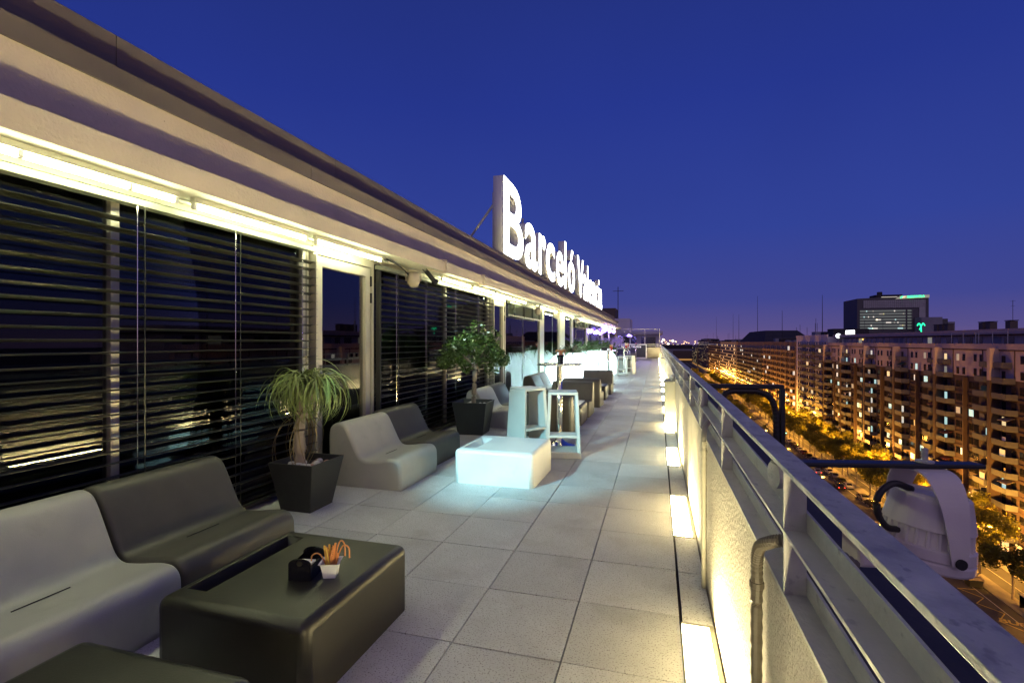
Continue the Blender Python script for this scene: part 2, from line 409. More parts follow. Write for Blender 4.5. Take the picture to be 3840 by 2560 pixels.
# metal coping in two stepped courses, panel by panel
y = -3.3; i = 0
while y < 45:
    l = 2.52
    H(MB().prism([(-3.72, 3.03), (-3.333, 3.03), (-3.33, 3.16), (-3.72, 3.165)], 'y', y, min(y+l-.006, 45.5)), 'coping_panel', 'coping')
    H(MB().prism([(-3.72, 3.166), (-3.702, 3.166), (-3.70, 3.575), (-3.74, 3.60), (-4.2, 3.60), (-4.2, 3.166)], 'y', y+.9, min(y+.9+l-.006, 45.8)), 'coping_panel', 'coping')
    y += l
H(MB().box(-21, -4.19, -3, 45, 2.60, 3.40), 'roof', 'roof_dark')
H(MB().box(-8.4, -8.2, -3, 44, -.05, 2.41), 'interior_wall', 'interior')
H(MB().box(-8.2, -3.43, -3, 44, -.06, -.01), 'interior_floor', 'interior_dark')
H(MB().box(-8.2, -3.46, 10.55, 10.75, -.009, 2.40), 'interior_wall', 'interior_dark')
H(MB().box(-8.19, -8.0, -2.5, 10.5, -.009, 2.40), 'interior_wall', 'interior_dark')
H(MB().box(-6.4, -6.0, 13.6, 14.2, -.009, 2.40), 'column', 'interior'); H(MB().box(-6.4, -6.0, 18.0, 18.6, -.009, 2.40), 'column', 'interior')
H(MB().box(-7.2, -6.6, 11.5, 17.5, -.009, 1.05), 'bar_counter', 'interior_dark')
H(MB().box(-3.45, -3.30, 43.0, 43.2, -.02, 2.40), 'end_wall', 'cream'); H(MB().box(-8.2, -3.45, 43.0, 43.2, -.02, 2.40), 'end_wall', 'cream')
H(MB().box(-8.2, -3.3, -3.2, -3.0, -.02, 2.40), 'end_wall', 'cream')
# wall segments of the glazed front
def pane(y0, y1, z0, z1, g, x=-3.385): return H(MB().box(x-.004, x+.004, y0, y1, z0, z1), 'window_pane', g)
def mull(y0, y1, z0=0, z1=2.40, x0=-3.42, x1=-3.345, m='alu'): return H(MB().box(x0, x1, y0, y1, z0, z1), 'mullion', m, bevel=.004)
H(MB().box(-3.43, -3.335, -2.9, 42.9, 2.36, 2.40), 'head_frame', 'alu'); H(MB().box(-3.43, -3.335, -2.9, 42.9, -.02, .055), 'sill_frame', 'alu')
pane(-2.9, 2.35, .055, 2.36, 'glass_dark'); pane(2.405, 4.14, .055, 2.36, 'glass_dark')
mull(2.35, 2.405, .055, 2.36); mull(4.14, 4.24, .055, 2.36); mull(-.6, -.55, .055, 2.36)
pane(5.42, 7.6, .055, 2.36, 'glass_dark'); pane(7.65, 9.72, .055, 2.36, 'glass_dark'); mull(7.6, 7.65, .055, 2.36); mull(9.72, 9.80, .055, 2.36)
mull(5.36, 5.42, .055, 2.36)
pane(10.95, 12.66, .055, 2.36, 'glass_clear'); pane(12.68, 14.5, .055, 2.36, 'glass_clear'); mull(10.82, 10.95, .055, 2.36); mull(14.5, 15.05, .055, 2.36)
H(MB().box(-3.392, -3.378, 12.66, 12.68, .055, 2.36), 'glass_joint', 'slat_pale')
pane(15.05, 16.5, .055, 2.36, 'glass_clear'); pane(16.52, 17.6, .055, 2.36, 'glass_clear'); H(MB().box(-3.392, -3.378, 16.5, 16.52, .055, 2.36), 'glass_joint', 'slat_pale')
mull(17.6, 18.5, .055, 2.36, m='soffit', x1=-3.32); pane(18.5, 20.2, .055, 2.36, 'glass_clear'); mull(20.2, 20.6, .055, 2.36)
pane(20.6, 24.6, .055, 2.36, 'glass_clear'); mull(24.6, 25.2, .055, 2.36); pane(25.2, 31.5, .055, 2.36, 'glass_clear'); mull(31.5, 32.2, .055, 2.36)
pane(32.2, 36.5, .055, 2.36, 'glass_clear'); mull(36.5, 36.9, .055, 2.36); pane(36.9, 42.9, .055, 2.36, 'glass_clear')
def door(y0, y1, lab):
    d = H(MB(), 'door', 'alu', label=lab); f = MB(); fx0, fx1 = -3.40, -3.31; w = .10
    f.box(fx0, fx1, y0+.012, y0+w, .012, 2.27).box(fx0, fx1, y1-w, y1-.012, .012, 2.27).box(fx0, fx1, y0+w, y1-w, 2.17, 2.27).box(fx0, fx1, y0+w, y1-w, .012, .14)
    d.data = f.mesh('door', 'alu')
    MB().box(-3.362, -3.352, y0+w, y1-w, .14, 2.17).build('pane', 'glass_door', d)
    h = MB(); h.box(-3.30, -3.288, y0+.03, y0+.07, .98, 1.16).tube([(-3.285, y0+.05, 1.07), (-3.24, y0+.05, 1.07), (-3.24, y0+.17, 1.07)], .010, 8); h.build('handle', 'chrome', d)
    for z in (.35, 1.86, 2.06): MB().box(-3.318, -3.296, y1-.005, y1+.012, z, z+.12).build('hinge', 'black_matte', d)
    j = MB(); j.box(-3.43, -3.30, y0-.05, y0, 0, 2.36).box(-3.43, -3.30, y1+.013, y1+.06, 0, 2.36).box(-3.43, -3.30, y0, y1+.013, 2.285, 2.398); H(j, 'door_surround', 'alu')
door(4.30, 5.30, 'pale metal framed glass door between the two closed blinds')
door(9.88, 10.78, 'second glass door behind the clipped tree')

# venetian blinds
def slat_mesh(L, w=.088, mname='slat'):
    mb = MB(); n = 7; pr = []
    for i in range(n):
        t = i/(n-1)-.5; pr.append((t*w, .007*(1-4*t*t)+t*.012))
    poly = pr+[(x, z-.0022) for x, z in reversed(pr)]
    return mb.prism(poly, 'y', 0, L).mesh('slat', mname)
def blind(name_lab, y0, y1, ys, zb=.10, zt=2.24, raised=False, group='venetian blinds on the glass front'):
    b = T('venetian_blind', name_lab, 'blind', (-3.255, y0, 0), group=group); L = y1-y0
    MB().box(-.05, .03, -.01, L+.01, 2.28, 2.325).build('head_rail', 'slat_pale', b, bevel=.004)
    if raised:
        sm = slat_mesh(L-.04, mname='slat_pale'); z = 2.03; i = 0
        while z < 2.25: O('slat', sm, b, (0, .02, z)); z += .018
        MB().box(-.035, .035, 0, L, 1.99, 2.02).build('bottom_rail', 'alu', b)
        for yy in ys: MB().box(-.045, .046, yy-y0-.015, yy-y0+.015, 2.0, 2.26).build('strap', 'slat', b)
        return b
    sm = slat_mesh(L); z = zb; n = 0
    while z < zt:
        s_ = O('slat', sm, b, (rnd.uniform(-.002, .002), 0, z+rnd.uniform(-.002, .002))); s_.rotation_euler = (rnd.uniform(-.0008, .0008), R(rnd.uniform(-2, 2)), 0)
        z += .0768
    MB().box(-.035, .035, 0, L, zb-.045, zb-.02).build('bottom_rail', 'slat', b)
    for yy in ys:
        MB().tube([(.044, yy-y0, zb-.03), (.044, yy-y0, 2.27)], .0022, 5).build('guide_wire', 'chrome', b)
        MB().box(.043, .0455, yy-y0+.045, yy-y0+.052, zb-.03, 2.27).build('ladder_cord', 'slat', b)
    for e in (0, L): MB().box(-.03, .03, e-.006 if e else -.022, e+.022 if e else .006, .02, 2.26).build('side_channel', 'black_matte' if e == 0 else 'alu', b)
blind('closed dark slatted blind nearest the camera, behind the front seats', -1.4, 4.20, [.1, 1.3, 2.42, 3.2, 3.98])
blind('dark slatted blind between the two glass doors, behind the clipped tree', 5.40, 9.78, [5.75, 6.6, 7.7, 8.8, 9.6])
blind('blind drawn up into a pale stack above the clear window, nearer one', 11.0, 14.4, [11.3, 12.2, 13.1, 13.9], raised=True)
blind('blind drawn up above the far clear window', 20.7, 24.5, [21, 22, 23, 24], raised=True)
blind('purple-lit slatted blind near the far end of the front', 25.3, 31.3, [26, 28, 30])

# fluorescent tubes under the eave
def tube_light():
    t = T('tube_light', 'x', 'tube light', group='fluorescent tubes under the eave')
    MB().box(-.022, .022, 0, 1.18, .024, .055).box(-.030, .030, 0.0, 1.18, .016, .0235).build('batten', 'soffit', t, bevel=.004)  # wider lower plate added to shade the soffit beside the tube
    MB().tube([(.0, .03, -.006), (0, 1.15, -.006)], .0135, 12).build('tube', 'tube', t, smooth=False)
    for a in (0, 1.15): MB().box(-.014, .014, a, a+.03, -.024, .018).build('end_cap', 'paper', t, bevel=.003)
    for a in (.3, .85): MB().box(-.016, .016, a, a+.022, -.021, .018).build('clip', 'paper', t)
    return t
tl0 = tube_light(); ys = [-1.18, .12, 1.42, 2.72, 4.0, 6.9, 8.2, 9.45, 10.7, 13.35, 14.65, 16.6, 17.9, 20.6, 21.9, 23.2, 24.5, 25.8, 27.1, 28.4, 31.2, 34.2, 37.5]
for i, y in enumerate(ys):
    lab = 'lit fluorescent tube under the eave, %s from the camera' % ordn(i)
    if i == 0: tl0.location = (-3.10, y, 2.345); tl0['label'] = lab
    else: dup(tl0, (-3.10+rnd.uniform(-.01, .01), y, 2.345), label=lab)
# rail carrying the cables beside the tubes
H(MB().tube([(-3.17, -2.5, 2.375), (-3.17, 5.6, 2.375)], .012, 8), 'cable_conduit', 'soffit'); H(MB().tube([(-3.17, 6.3, 2.375), (-3.17, 30, 2.375)], .012, 8), 'cable_conduit', 'soffit')
for y in (6.66, 8.32, 15.37, 19.8, 25):
    H(MB().tube(crom([(-3.30, y, 2.572), (-2.945, y, 2.572), (-2.922, y, 2.55), (-2.921, y, 2.48), (-2.922, y, 2.41), (-2.95, y-.02, 2.39), (-3.05, y-.35, 2.39)], 4), .011, 6), 'cable_conduit', 'cream')
for y in (7.25, 17.5, 24): H(MB().box(-3.348, -3.29, y, y+.2, 2.62, 2.70), 'junction_box', 'cream', bevel=.006)

# loudspeakers hung under the eave
def speaker(loc, rz, lab):
    s = T('loudspeaker', lab, 'speaker', loc, rz, 'cream loudspeakers under the eave')
    MB().lathe([(.02, -.13), (.10, -.12), (.125, -.06), (.12, .02), (.10, .09), (.06, .12), (.02, .125)], 20, sx=1, sy=1.35, sq=2.6).build('cabinet', 'speaker_cream', s, smooth=True)
    MB().lathe([(.002, -.128), (.085, -.131), (.088, -.15), (.002, -.152)], 20, sy=1.3, sq=2.6).build('grille', 'box_beige', s, smooth=False)
    br = MB().tube(crom([(-.14, -.02, -.02), (-.145, 0, .1), (-.09, 0, .165), (.09, 0, .165), (.145, 0, .1), (.14, -.02, -.02)], 4), .014, 6); br.build('bracket', 'speaker_cream', s, smooth=True)
    for a in (-.145, .145): MB().sphere((a, -.02, -.03), .018).build('knob', 'speaker_cream', s, smooth=True)
    return s
for p, rz, lab in (((-3.06, 5.92, 2.22), R(25), 'cream loudspeaker under the eave beside the near door'), ((-3.06, 13.0, 2.22), R(20), 'cream loudspeaker under the eave above the drawn-up blind'),
                   ((-3.06, 15.6, 2.22), R(70), 'cream loudspeaker with a dangling cable, second after the drawn-up blind'), ((-3.06, 19.9, 2.22), R(30), 'farthest cream loudspeaker under the eave')):
    sp = speaker(p, rz, lab); sp.rotation_euler = (R(28), 0, rz); sp.scale = (.66, .66, .66)
tag(MB().tube(crom([(-3.12, 5.35, 2.385), (-3.1, 5.5, 2.36), (-3.12, 5.7, 2.34), (-3.08, 5.82, 2.26)], 5), .009, 6).build('speaker_cable', 'rubber'), 'slack black cable running to the nearest cream loudspeaker', 'cable')
pc = []
for i in range(40): a = i/39*4*math.pi; pc.append((-3.02+.05*math.cos(a), 15.9+.09*math.cos(a+.3), .98+.10*math.sin(a)))
tag(MB().tube(crom([(-3.04, 15.7, 2.25), (-3.03, 15.85, 1.8), (-3.02, 15.9, 1.3)], 6)+[Vector(p) for p in pc], .008, 6).build('coiled_cable', 'paper'), 'white cable hanging in a coil in front of the glass', 'cable')

# spotlights on the eave
def spot(loc, aim, lab, energy, col, size, blend, lens):
    s = T('spotlight', lab, 'spotlight', loc, group='black spotlights on the eave')
    d = (Vector(aim)-Vector(loc)).normalized(); s.rotation_euler = d.to_track_quat('-Z', 'Y').to_euler()
    MB().lathe([(.025, .15), (.032, .13), (.032, -.02), (.048, -.05), (.05, -.075), (.044, -.076), (.04, -.05), (.001, -.045)], 18).build('housing', 'black_matte', s, smooth=False)
    MB().lathe([(.001, -.055), (.038, -.056), (.038, -.06), (.001, -.061)], 16).build('lens', lens, s)
    y_ = MB().tube([(-.037, 0, .05), (-.037, 0, .19)], .007, 6).tube([(.037, 0, .05), (.037, 0, .19)], .007, 6); y_.build('yoke', 'black_matte', s)
    if energy: light('beam', 'SPOT', (0, 0, -.09), energy, col, s, spot_size=R(size), spot_blend=blend, shadow_soft_size=.03)
    return s
spot((-2.9, .9, 2.28), (-1.0, 6.0, .0), 'black spotlight on the eave aimed along the terrace, out of view at the left', 1350, (.38, .90, 1.0), 29, .75, 'white_lamp')
spot((-2.98, 6.33, 2.26), (-2.0, 8.6, .2), 'small black spotlight hanging under the eave beyond the near door', 60, (.7, .95, 1), 60, .6, 'black_gloss')
for i, y in enumerate((30.5, 33.5, 36.5)):
    s = T('purple_lamp', 'round purple party lamp under the far end of the eave, %s of three' % ordn(i), 'lamp', (-3.05, y, 2.12), group='purple lamps at the far end')
    MB().sphere((0, 0, 0), .14, 14, 10).build('globe', 'purple_lamp', s, smooth=True); MB().tube([(0, 0, .12), (0, 0, .28)], .02, 6).build('stem', 'black_matte', s)
    light('glow', 'POINT', (.2, -.2, -.1), 120, (.33, .22, 1), s, shadow_soft_size=.14)
# lights of the room behind the glass
for i, (x, y) in enumerate(((-6.2, 12.4), (-6.2, 15.4), (-6.2, 19.5), (-6.2, 23.5))):
    s = T('ceiling_lamp', 'round ceiling lamp inside the glazed bar room, %s from the near door' % ordn(i), 'lamp', (x, y, 2.39), group='ceiling lamps in the bar room')
    MB().lathe([(.001, 0), (.14, 0), (.14, -.03), (.001, -.035)], 18).build('disc', 'white_lamp', s)
    light('glow', 'POINT', (0, 0, -.12), 160, (.70, .68, 1), s, shadow_soft_size=.12)
tag(MB().box(-8.18, -8.14, 11.5, 24.5, 2.06, 2.11).build('light_strip', 'purple_strip'), 'thin purple light strip along the back wall of the bar room', 'light strip')

# ------------------------------------------------------------------ rooftop sign
XS = -3.98
sign = T('rooftop_sign', 'row of tall white glowing letters standing on the roof edge', 'sign', (XS, 12, 3.6))
def letters(txt, spans, cap):
    for ch, (y0, y1) in zip(txt, spans):
        me = text_mesh(ch, 1, .0, .016, ('letter_white', 'sign_face')); xs = [v.co.x for v in me.vertices]; x0, x1 = min(xs), max(xs)
        s = cap/.73; sxx = (y1-y0)/(x1-x0) if ch not in 'lió' else None
        if ch in 'li': sxx = s*.9
        if ch == 'ó': sxx = (y1-y0)/(x1-x0)
        # extrude by hand: front plate + sides
        bm = bmesh.new(); bm.from_mesh(me); bmesh.ops.remove_doubles(bm, verts=bm.verts, dist=1e-5)
        r = bmesh.ops.extrude_face_region(bm, geom=bm.faces[:]); vv = [g for g in r['geom'] if isinstance(g, bmesh.types.BMVert)]
        for v in bm.verts: v.co = Vector((v.co.x-x0, v.co.y, 0))
        for v in vv: v.co.z = 1
        for v in bm.verts:
            q = v.co.copy(); v.co = Vector((q.z*.28, y0-12+q.x*sxx, .06+q.y*s))
        bm.normal_update()
        bmesh.ops.recalc_face_normals(bm, faces=bm.faces[:])
        for f in bm.faces: f.material_index = 1 if all(v.co.x > .27 for v in f.verts) else 0
        me2 = bpy.data.meshes.new('letter'); bm.to_mesh(me2); bm.free(); me2.materials.append(M['letter_white']); me2.materials.append(M['sign_face'])
        O('letter', me2, sign)
letters('Barcel\u00f3Valencia', [(12.0, 13.9), (14.1, 15.6), (15.9, 16.9), (17.0, 18.5), (18.8, 20.3), (20.6, 20.9), (21.4, 23.2), (24.0, 26.1), (26.0, 27.3), (27.6, 27.9), (28.3, 29.6), (29.9, 31.2), (31.5, 32.8), (33.0, 33.3), (33.7, 35.1)], 2.0)
for y in (12.15, 15.0, 19.5, 24.0, 29.5, 34.0):
    MB().tube([(0, y-12, 1.35), (-1.1, y-12-.15, -.15)], .03, 6).build('brace', 'galv', sign)
    MB().box(-.06, -.005, y-12-.03, y-12+.03, -.02, 1.6).build('post', 'galv', sign)

# ------------------------------------------------------------------ parapet and railing
par = tag(MB().prism([(.272, -.06), (.325, -.06), (.325, .834), (.272, .834)], 'y', -1.6, YEND).build('parapet_wall', 'wall_plaster'), 'rough cream plaster parapet washed by the floor lights', 'wall')
rail = T('railing', 'galvanised steel railing of three flat rails on the parapet', 'railing', (.29, 10, .835))
def RL(mb, name, m='galv', **kw):
    o = mb.build(name, m, rail, **kw); o.location = (-.29, -10, -.835); return o
RL(MB().box(.266, .319, -1.6, YEND, 1.114, 1.126), 'top_rail', 'galv_worn', bevel=.0012)
for z, n in ((.975, 'middle_rail'), (.835, 'bottom_rail')):
    RL(MB().prism([(.268, z), (.320, z), (.320, z+.05), (.314, z+.05), (.314, z+.008), (.268, z+.008)], 'y', -1.6, YEND), n)
for k in range(-2, 40):
    y = 1.235+k*1.122
    if y > YEND: break
    for a, b in ((.8435, .9745), (.9835, 1.1135)):
        RL(MB().box(.2685, .3135, y-.004, y+.004, a, b), 'post')
# corrugated cable hoses over the parapet
def hose(pts, lab, m):
    p = crom(pts, 16); rr = [.0135+(.0022 if i % 2 else 0) for i in range(len(p))]
    h = T('cable_hose', lab, 'hose', (pts[0][0], pts[0][1], 0)); o = MB().tube(p, rr, 10).build('hose', m, h); o.location = (-pts[0][0], -pts[0][1], 0)
    q = Vector(pts[2]); c_ = MB().lathe([(.0175, -.008), (.0185, -.006), (.0185, .006), (.0175, .008)], 14, tuple(q)).box(q.x-.002, q.x+.016, q.y+.012, q.y+.03, q.z-.006, q.z+.006).build('clamp', m, h); c_.location = o.location
hose([(.252, 1.46, .01), (.252, 1.46, .45), (.252, 1.45, .76), (.250, 1.42, .86), (.262, 1.36, .905), (.30, 1.335, .925), (.36, 1.33, .93), (.44, 1.33, .88)], 'corrugated brown hose climbing the parapet nearest the camera', 'hose')
hose([(.252, 3.02, .01), (.252, 3.02, .45), (.252, 3.02, .78), (.252, 3.03, .86), (.27, 3.12, .905), (.31, 3.24, .925), (.36, 3.36, .95), (.40, 3.42, 1.02)], 'pale corrugated hose climbing the parapet below the far lamp arm', 'box_beige')
# floodlight on its flat steel arm, hanging outside the railing
fa = T('floodlight', 'grey outdoor floodlight hanging head-down from a flat black arm over the street', 'floodlight', (.30, 1.40, 1.10), R(13))
MB().box(-.02, .475, -.02, .02, -.011, .0005).build('arm', 'black_arm', fa, bevel=.003)
MB().tube([(-.02, 0, -.035), (.035, 0, -.035)], .034, 18).build('clamp', 'galv', fa, smooth=False)
MB().tube([(.345, 0, -.01), (.345, 0, .035)], .0075, 10).lathe([(.02, 0.001), (.02, .005), (.012, .007)], 16, (.345, 0, 0)).build('bolt', 'galv', fa)
hd = MB().lathe([(.076, -.245), (.096, -.243), (.0985, -.238), (.0985, -.222), (.0955, -.220), (.0945, -.216), (.0985, -.214), (.097, -.19), (.088, -.187), (.085, -.15), (.0925, -.149), (.087, -.12), (.078, -.075), (.073, -.07), (.069, -.072), (.066, -.078), (.002, -.083)], 40, (0, 0, .205)).build('head', 'lamp_grey', fa, smooth=False, bevel=.001, loc=(.345, 0, -.205))
hd.rotation_euler = (0, R(7), 0)
for i in range(26):
    a = 2*math.pi*i/26; MB().tube([(.087*math.cos(a), .087*math.sin(a), .015), (.084*math.cos(a), .084*math.sin(a), .057)], .0055, 6).build('cooling_fin', 'lamp_grey', hd)
yk = MB(); pp = crom([(0, -.106, -.212), (0, -.102, -.14), (0, -.088, -.07), (0, -.055, -.022), (0, 0, -.0115), (0, .055, -.022), (0, .088, -.07), (0, .102, -.14), (0, .106, -.212)], 6); n = len(pp)
for i, p in enumerate(pp):
    w = .038-.021*min(1, max(0, (-.02-p.z)/.19)); t = .004
    nv = Vector((0, p.y, (p.z+.12))).normalized()
    for sx_, st in ((-1, 0), (1, 0), (1, 1), (-1, 1)): yk.v.append((.345+sx_*w, p.y-nv.y*t*st, p.z-nv.z*t*st))
for i in range(n-1):
    for j in range(4): yk.f.append((4*i+j, 4*i+(j+1) % 4, 4*i+4+(j+1) % 4, 4*i+4+j)); yk.m.append(0)
yk.build('yoke', 'lamp_grey', fa, smooth=False)
for s_ in (-1, 1): MB().tube([(.345, s_*.107, -.205), (.345, s_*.112, -.205)], .012, 14).build('pivot_screw', 'black_matte', fa)
MB().tube(crom([(.30, -.02, -.06), (.25, -.03, -.045), (.215, -.03, -.075), (.215, -.03, -.12), (.235, -.03, -.15), (.27, -.02, -.16)], 7), .008, 8).build('cable', 'rubber', fa, smooth=True)
MB().box(.16, .235, -.05, .03, -.245, -.17).build('ballast_box', 'lamp_grey', fa, bevel=.01)
# bracket of the second lamp
la = T('lamp_arm', 'black square gallows arm reaching out from the railing, farther one', 'bracket', (.30, 3.46, 1.12), R(8))
MB().box(-.035, .47, -.018, .018, -.02, .006).build('arm', 'black_arm', la, bevel=.002); MB().box(.45, .476, -.018, .018, -.50, -.0205).build('drop', 'black_arm', la, bevel=.002)
MB().box(-.04, -.012, -.016, .016, -.27, -.021).build('upright', 'galv', la)
hp = crom([(.10, 0, -.40), (.10, 0, -.22), (.105, 0, -.10), (.14, 0, -.045), (.25, 0, -.037), (.33, 0, -.042), (.39, 0, -.075), (.424, 0, -.16), (.430, 0, -.3), (.43, 0, -.48)], 10)
MB().tube(hp, [.018+(.002 if i % 2 else 0) for i in range(len(hp))], 10).build('hose', 'rubber', la)
tag(MB().prism([(.62, .90), (.68, .90), (.70, 1.12), (.64, 1.17), (.60, 1.10)], 'z', -.058, .06).build('junction_box', 'box_beige', bevel=.01), 'small pale junction box on the dark ledge outside the railing', 'box')
# steel electrical cabinets on the parapet
for i, (y0, y1, z0, z1) in enumerate(((8.38, 9.0, .11, .765), (19.6, 20.2, .11, .765), (30.5, 31.1, .11, .765))):
    e = T('electrical_cabinet', 'beige metal electrical cabinet fixed to the parapet, %s from the camera' % ordn(i), 'cabinet', (.19, y0, z0), group='electrical cabinets on the parapet')
    MB().box(-.08, .08, 0, y1-y0, 0, z1-z0).build('body', 'box_beige', e, bevel=.006); MB().box(-.084, -.0805, .03, y1-y0-.03, .03, z1-z0-.03).build('door', 'box_beige', e, bevel=.002)
    MB().tube([(-.09, .08, .3), (-.084, .08, .3)], .012, 10).build('lock', 'chrome', e)
tag(MB().sphere((.22, 8.55, .82), .035, 10, 8).tube([(.22, 8.55, .765), (.22, 8.55, .80)], .012, 8).tube(crom([(.22, 8.6, .79), (.24, 8.65, .85), (.26, 8.67, .82), (.25, 8.65, .768)], 5), .004, 5).build('white_bulb', 'paper', smooth=True), 'small white bulb lamp on top of the nearest beige cabinet', 'lamp')
# end of the terrace
ew = T('end_wall', 'cream end wall of the terrace with two rails on top', 'wall', (-1, YEND, 0))
o = MB().box(-3.3, .33, YEND+.002, YEND+.2, -.05, .90).build('wall', 'wall_plaster', ew); o.location = (1, -YEND, 0)
for z in (1.02, 1.14): o = MB().box(-3.3, .33, YEND+.05, YEND+.1, z, z+.05).build('rail', 'galv', ew); o.location = (1, -YEND, 0)
sc_ = T('wind_screen', 'tall clear wind screen in a thin pale frame above the end wall', 'screen', (-1, YEND+.15, .9))
for x in (-3.4, -2.25, -1.03, .17): o = MB().box(x-.02, x+.02, YEND+.13, YEND+.17, .90, 2.42).build('post', 'alu', sc_); o.location = (1, -YEND-.15, -.9)
o = MB().box(-3.42, .19, YEND+.13, YEND+.17, 2.42, 2.46).build('top_bar', 'alu', sc_); o.location = (1, -YEND-.15, -.9)
for a, b in ((-3.38, -2.27), (-2.23, -1.05), (-1.01, .15)): o = MB().box(a, b, YEND+.146, YEND+.154, .95, 2.42).build('pane', 'glass_screen', sc_); o.location = (1, -YEND-.15, -.9)

# ================================================================== FURNITURE
# lounge seat: one moulded shell; local x = depth (back at 0, front at .79), y = width
def cr2(pts, n):
    v = crom([(a, 0, b) for a, b in pts], n); return [(p.x, max(0, p.z)) for p in v]
SP = [(0, 0)] + cr2([(0, .03), (0, .28), (.0, .50), (.03, .578), (.10, .610), (.165, .598), (.215, .545), (.29, .40), (.345, .300), (.405, .264), (.52, .270), (.66, .290), (.735, .285), (.780, .243), (.79, .17), (.79, .03)], 4) + [(.79, 0)]
W_ = .815
def shell(poly, w, r, name, mname):
    bm = bmesh.new(); vs_ = [bm.verts.new((x, 0, z)) for x, z in poly]; f = bm.faces.new(vs_)
    e = bmesh.ops.extrude_face_region(bm, geom=[f]); vv = [g for g in e['geom'] if isinstance(g, bmesh.types.BMVert)]
    for v in vv: v.co.y = w
    bmesh.ops.recalc_face_normals(bm, faces=bm.faces[:])
    ed = [x for x in bm.edges if abs(x.verts[0].co.y-x.verts[1].co.y) < 1e-6 and not (x.verts[0].co.z < .001 and x.verts[1].co.z < .001)]
    bmesh.ops.bevel(bm, geom=ed, offset=r, segments=4, profile=.5, affect='EDGES', clamp_overlap=True)
    for f in bm.faces: f.smooth = len(f.verts) < 10
    me = bpy.data.meshes.new(name); bm.to_mesh(me); bm.free(); me.materials.append(M[mname]); return me
seat_mesh = shell(SP, W_, .032, 'seat_shell', 'plastic_light')
slot_mesh = MB().box(.455, .459, .30, .52, .2655, .2695).mesh('drain_slot', 'black_matte')
def lounge(label, x, y, rz, dark=False, group='moulded lounge seats'):
    s = T('lounge_seat', label, 'lounge seat', (x, y, 0), rz, group)
    me = seat_mesh
    if dark:
        if 'd' not in KIDS: KIDS['d'] = me.copy(); KIDS['d'].materials[0] = M['seat_dark']
        me = KIDS['d']
    O('shell', me, s); O('drain_slot', slot_mesh, s); return s
lounge('pale grey moulded lounge seat at the left edge, nearest the camera', -3.06, 1.13, 0)
lounge('dark grey moulded lounge seat beside the near dark table', -3.08, 1.965, 0, True)
lounge('pale grey moulded lounge seat next to the white table', -3.09, 4.2, 0)
lounge('dark grey moulded lounge seat between the pale one and the clipped tree', -3.19, 5.07, R(-2), True)
lounge('pale grey moulded lounge seat half hidden behind the clipped tree pot', -3.03, 7.70, 0)
lounge('dark grey moulded lounge seat behind the rear white stool', -3.05, 8.53, 0, True)
lounge('dark lounge seat against the clear window, nearer of its pair', -3.0, 11.25, 0, True)
lounge('pale lounge seat against the clear window, beside the glowing planter', -3.0, 12.08, 0)
# island groups: local width runs along -x when facing the camera
lounge('dark lounge seat with its back to the camera behind the bar table', -1.20, 7.20, R(90), True)
lounge('dark lounge seat facing the camera behind the low table', -2.02, 10.02, R(-90), True)
lounge('dark lounge seat back to back with the one facing the camera', -1.17, 10.72, R(90), True)
lounge('dark lounge seat facing the camera in front of the glowing planter', -1.98, 14.1, R(-90), True)
lounge('dark lounge seat beside the far stool, back to the camera', -1.18, 23.3, R(90), True)
lounge('pale lounge seat beyond the far stool', -2.0, 27.6, R(-90))
lounge('dark lounge seat facing the camera, second group from the far end', -2.2, 30.2, R(-90), True)
lounge('dark lounge seat with its back to the camera near the far end', -1.40, 31.0, R(90), True)
lounge('dark lounge seat nearest the far bar counter', -2.2, 35.0, R(-90), True)

def low_table(label, x, y, rz, m, w=.80, d=.81, slot=True, loc_slot=(.05, .11, .70, .155)):
    t = T('low_table', label, 'table', (x, y, 0), rz, 'moulded low tables')
    me = MB().box(0, d, 0, w, 0, .335).mesh('body', m); o = O('body', me, t)
    if slot:
        a, y0, y1, b = loc_slot
        cut = MB().add([(a+.025, y0+.02, .26), (b-.02, y0+.02, .26), (b-.02, y1-.02, .26), (a+.025, y1-.02, .26), (a, y0, .34), (b, y0, .34), (b, y1, .34), (a, y1, .34)],
                       [(0, 3, 2, 1), (4, 5, 6, 7), (0, 1, 5, 4), (1, 2, 6, 5), (2, 3, 7, 6), (3, 0, 4, 7)]).build('cut', m, t)
        bo = o.modifiers.new('b', 'BOOLEAN'); bo.object = cut; bo.operation = 'DIFFERENCE'; bo.solver = 'EXACT'
        ve = o.modifiers.new('v', 'BEVEL'); ve.width = .012; ve.segments = 2; ve.limit_method = 'ANGLE'; ve.angle_limit = R(40)
        # round the outer shell first
        o.modifiers.remove(ve)
        bm = bmesh.new(); bm.from_mesh(me)
        ed = [e for e in bm.edges if max(v.co.z for v in e.verts) > .1]
        bmesh.ops.bevel(bm, geom=ed, offset=.042, segments=5, profile=.5, affect='EDGES'); bm.to_mesh(me); bm.free()
        bake(o); bpy.data.objects.remove(cut)
    else:
        bm = bmesh.new(); bm.from_mesh(me)
        ed = [e for e in bm.edges if max(v.co.z for v in e.verts) > .1]
        bmesh.ops.bevel(bm, geom=ed, offset=.05, segments=5, profile=.5, affect='EDGES'); bm.to_mesh(me); bm.free()
    for p in o.data.polygons: p.use_smooth = p.area < .02
    return t
low_table('low dark moulded table with a slot, holding a napkin box and sticks', -2.01, 1.585, 0, 'plastic_dark', d=.745, loc_slot=(.055, .10, .715, .165))
low_table('low white moulded table with a slot, lit pale blue', -1.94, 4.62, R(-1), 'plastic_white', slot=True, loc_slot=(.06, .10, .62, .20))
low_table('plain dark moulded block at the bottom edge, in front of the dark table', -2.0, .52, 0, 'plastic_dark', slot=False, d=.77)
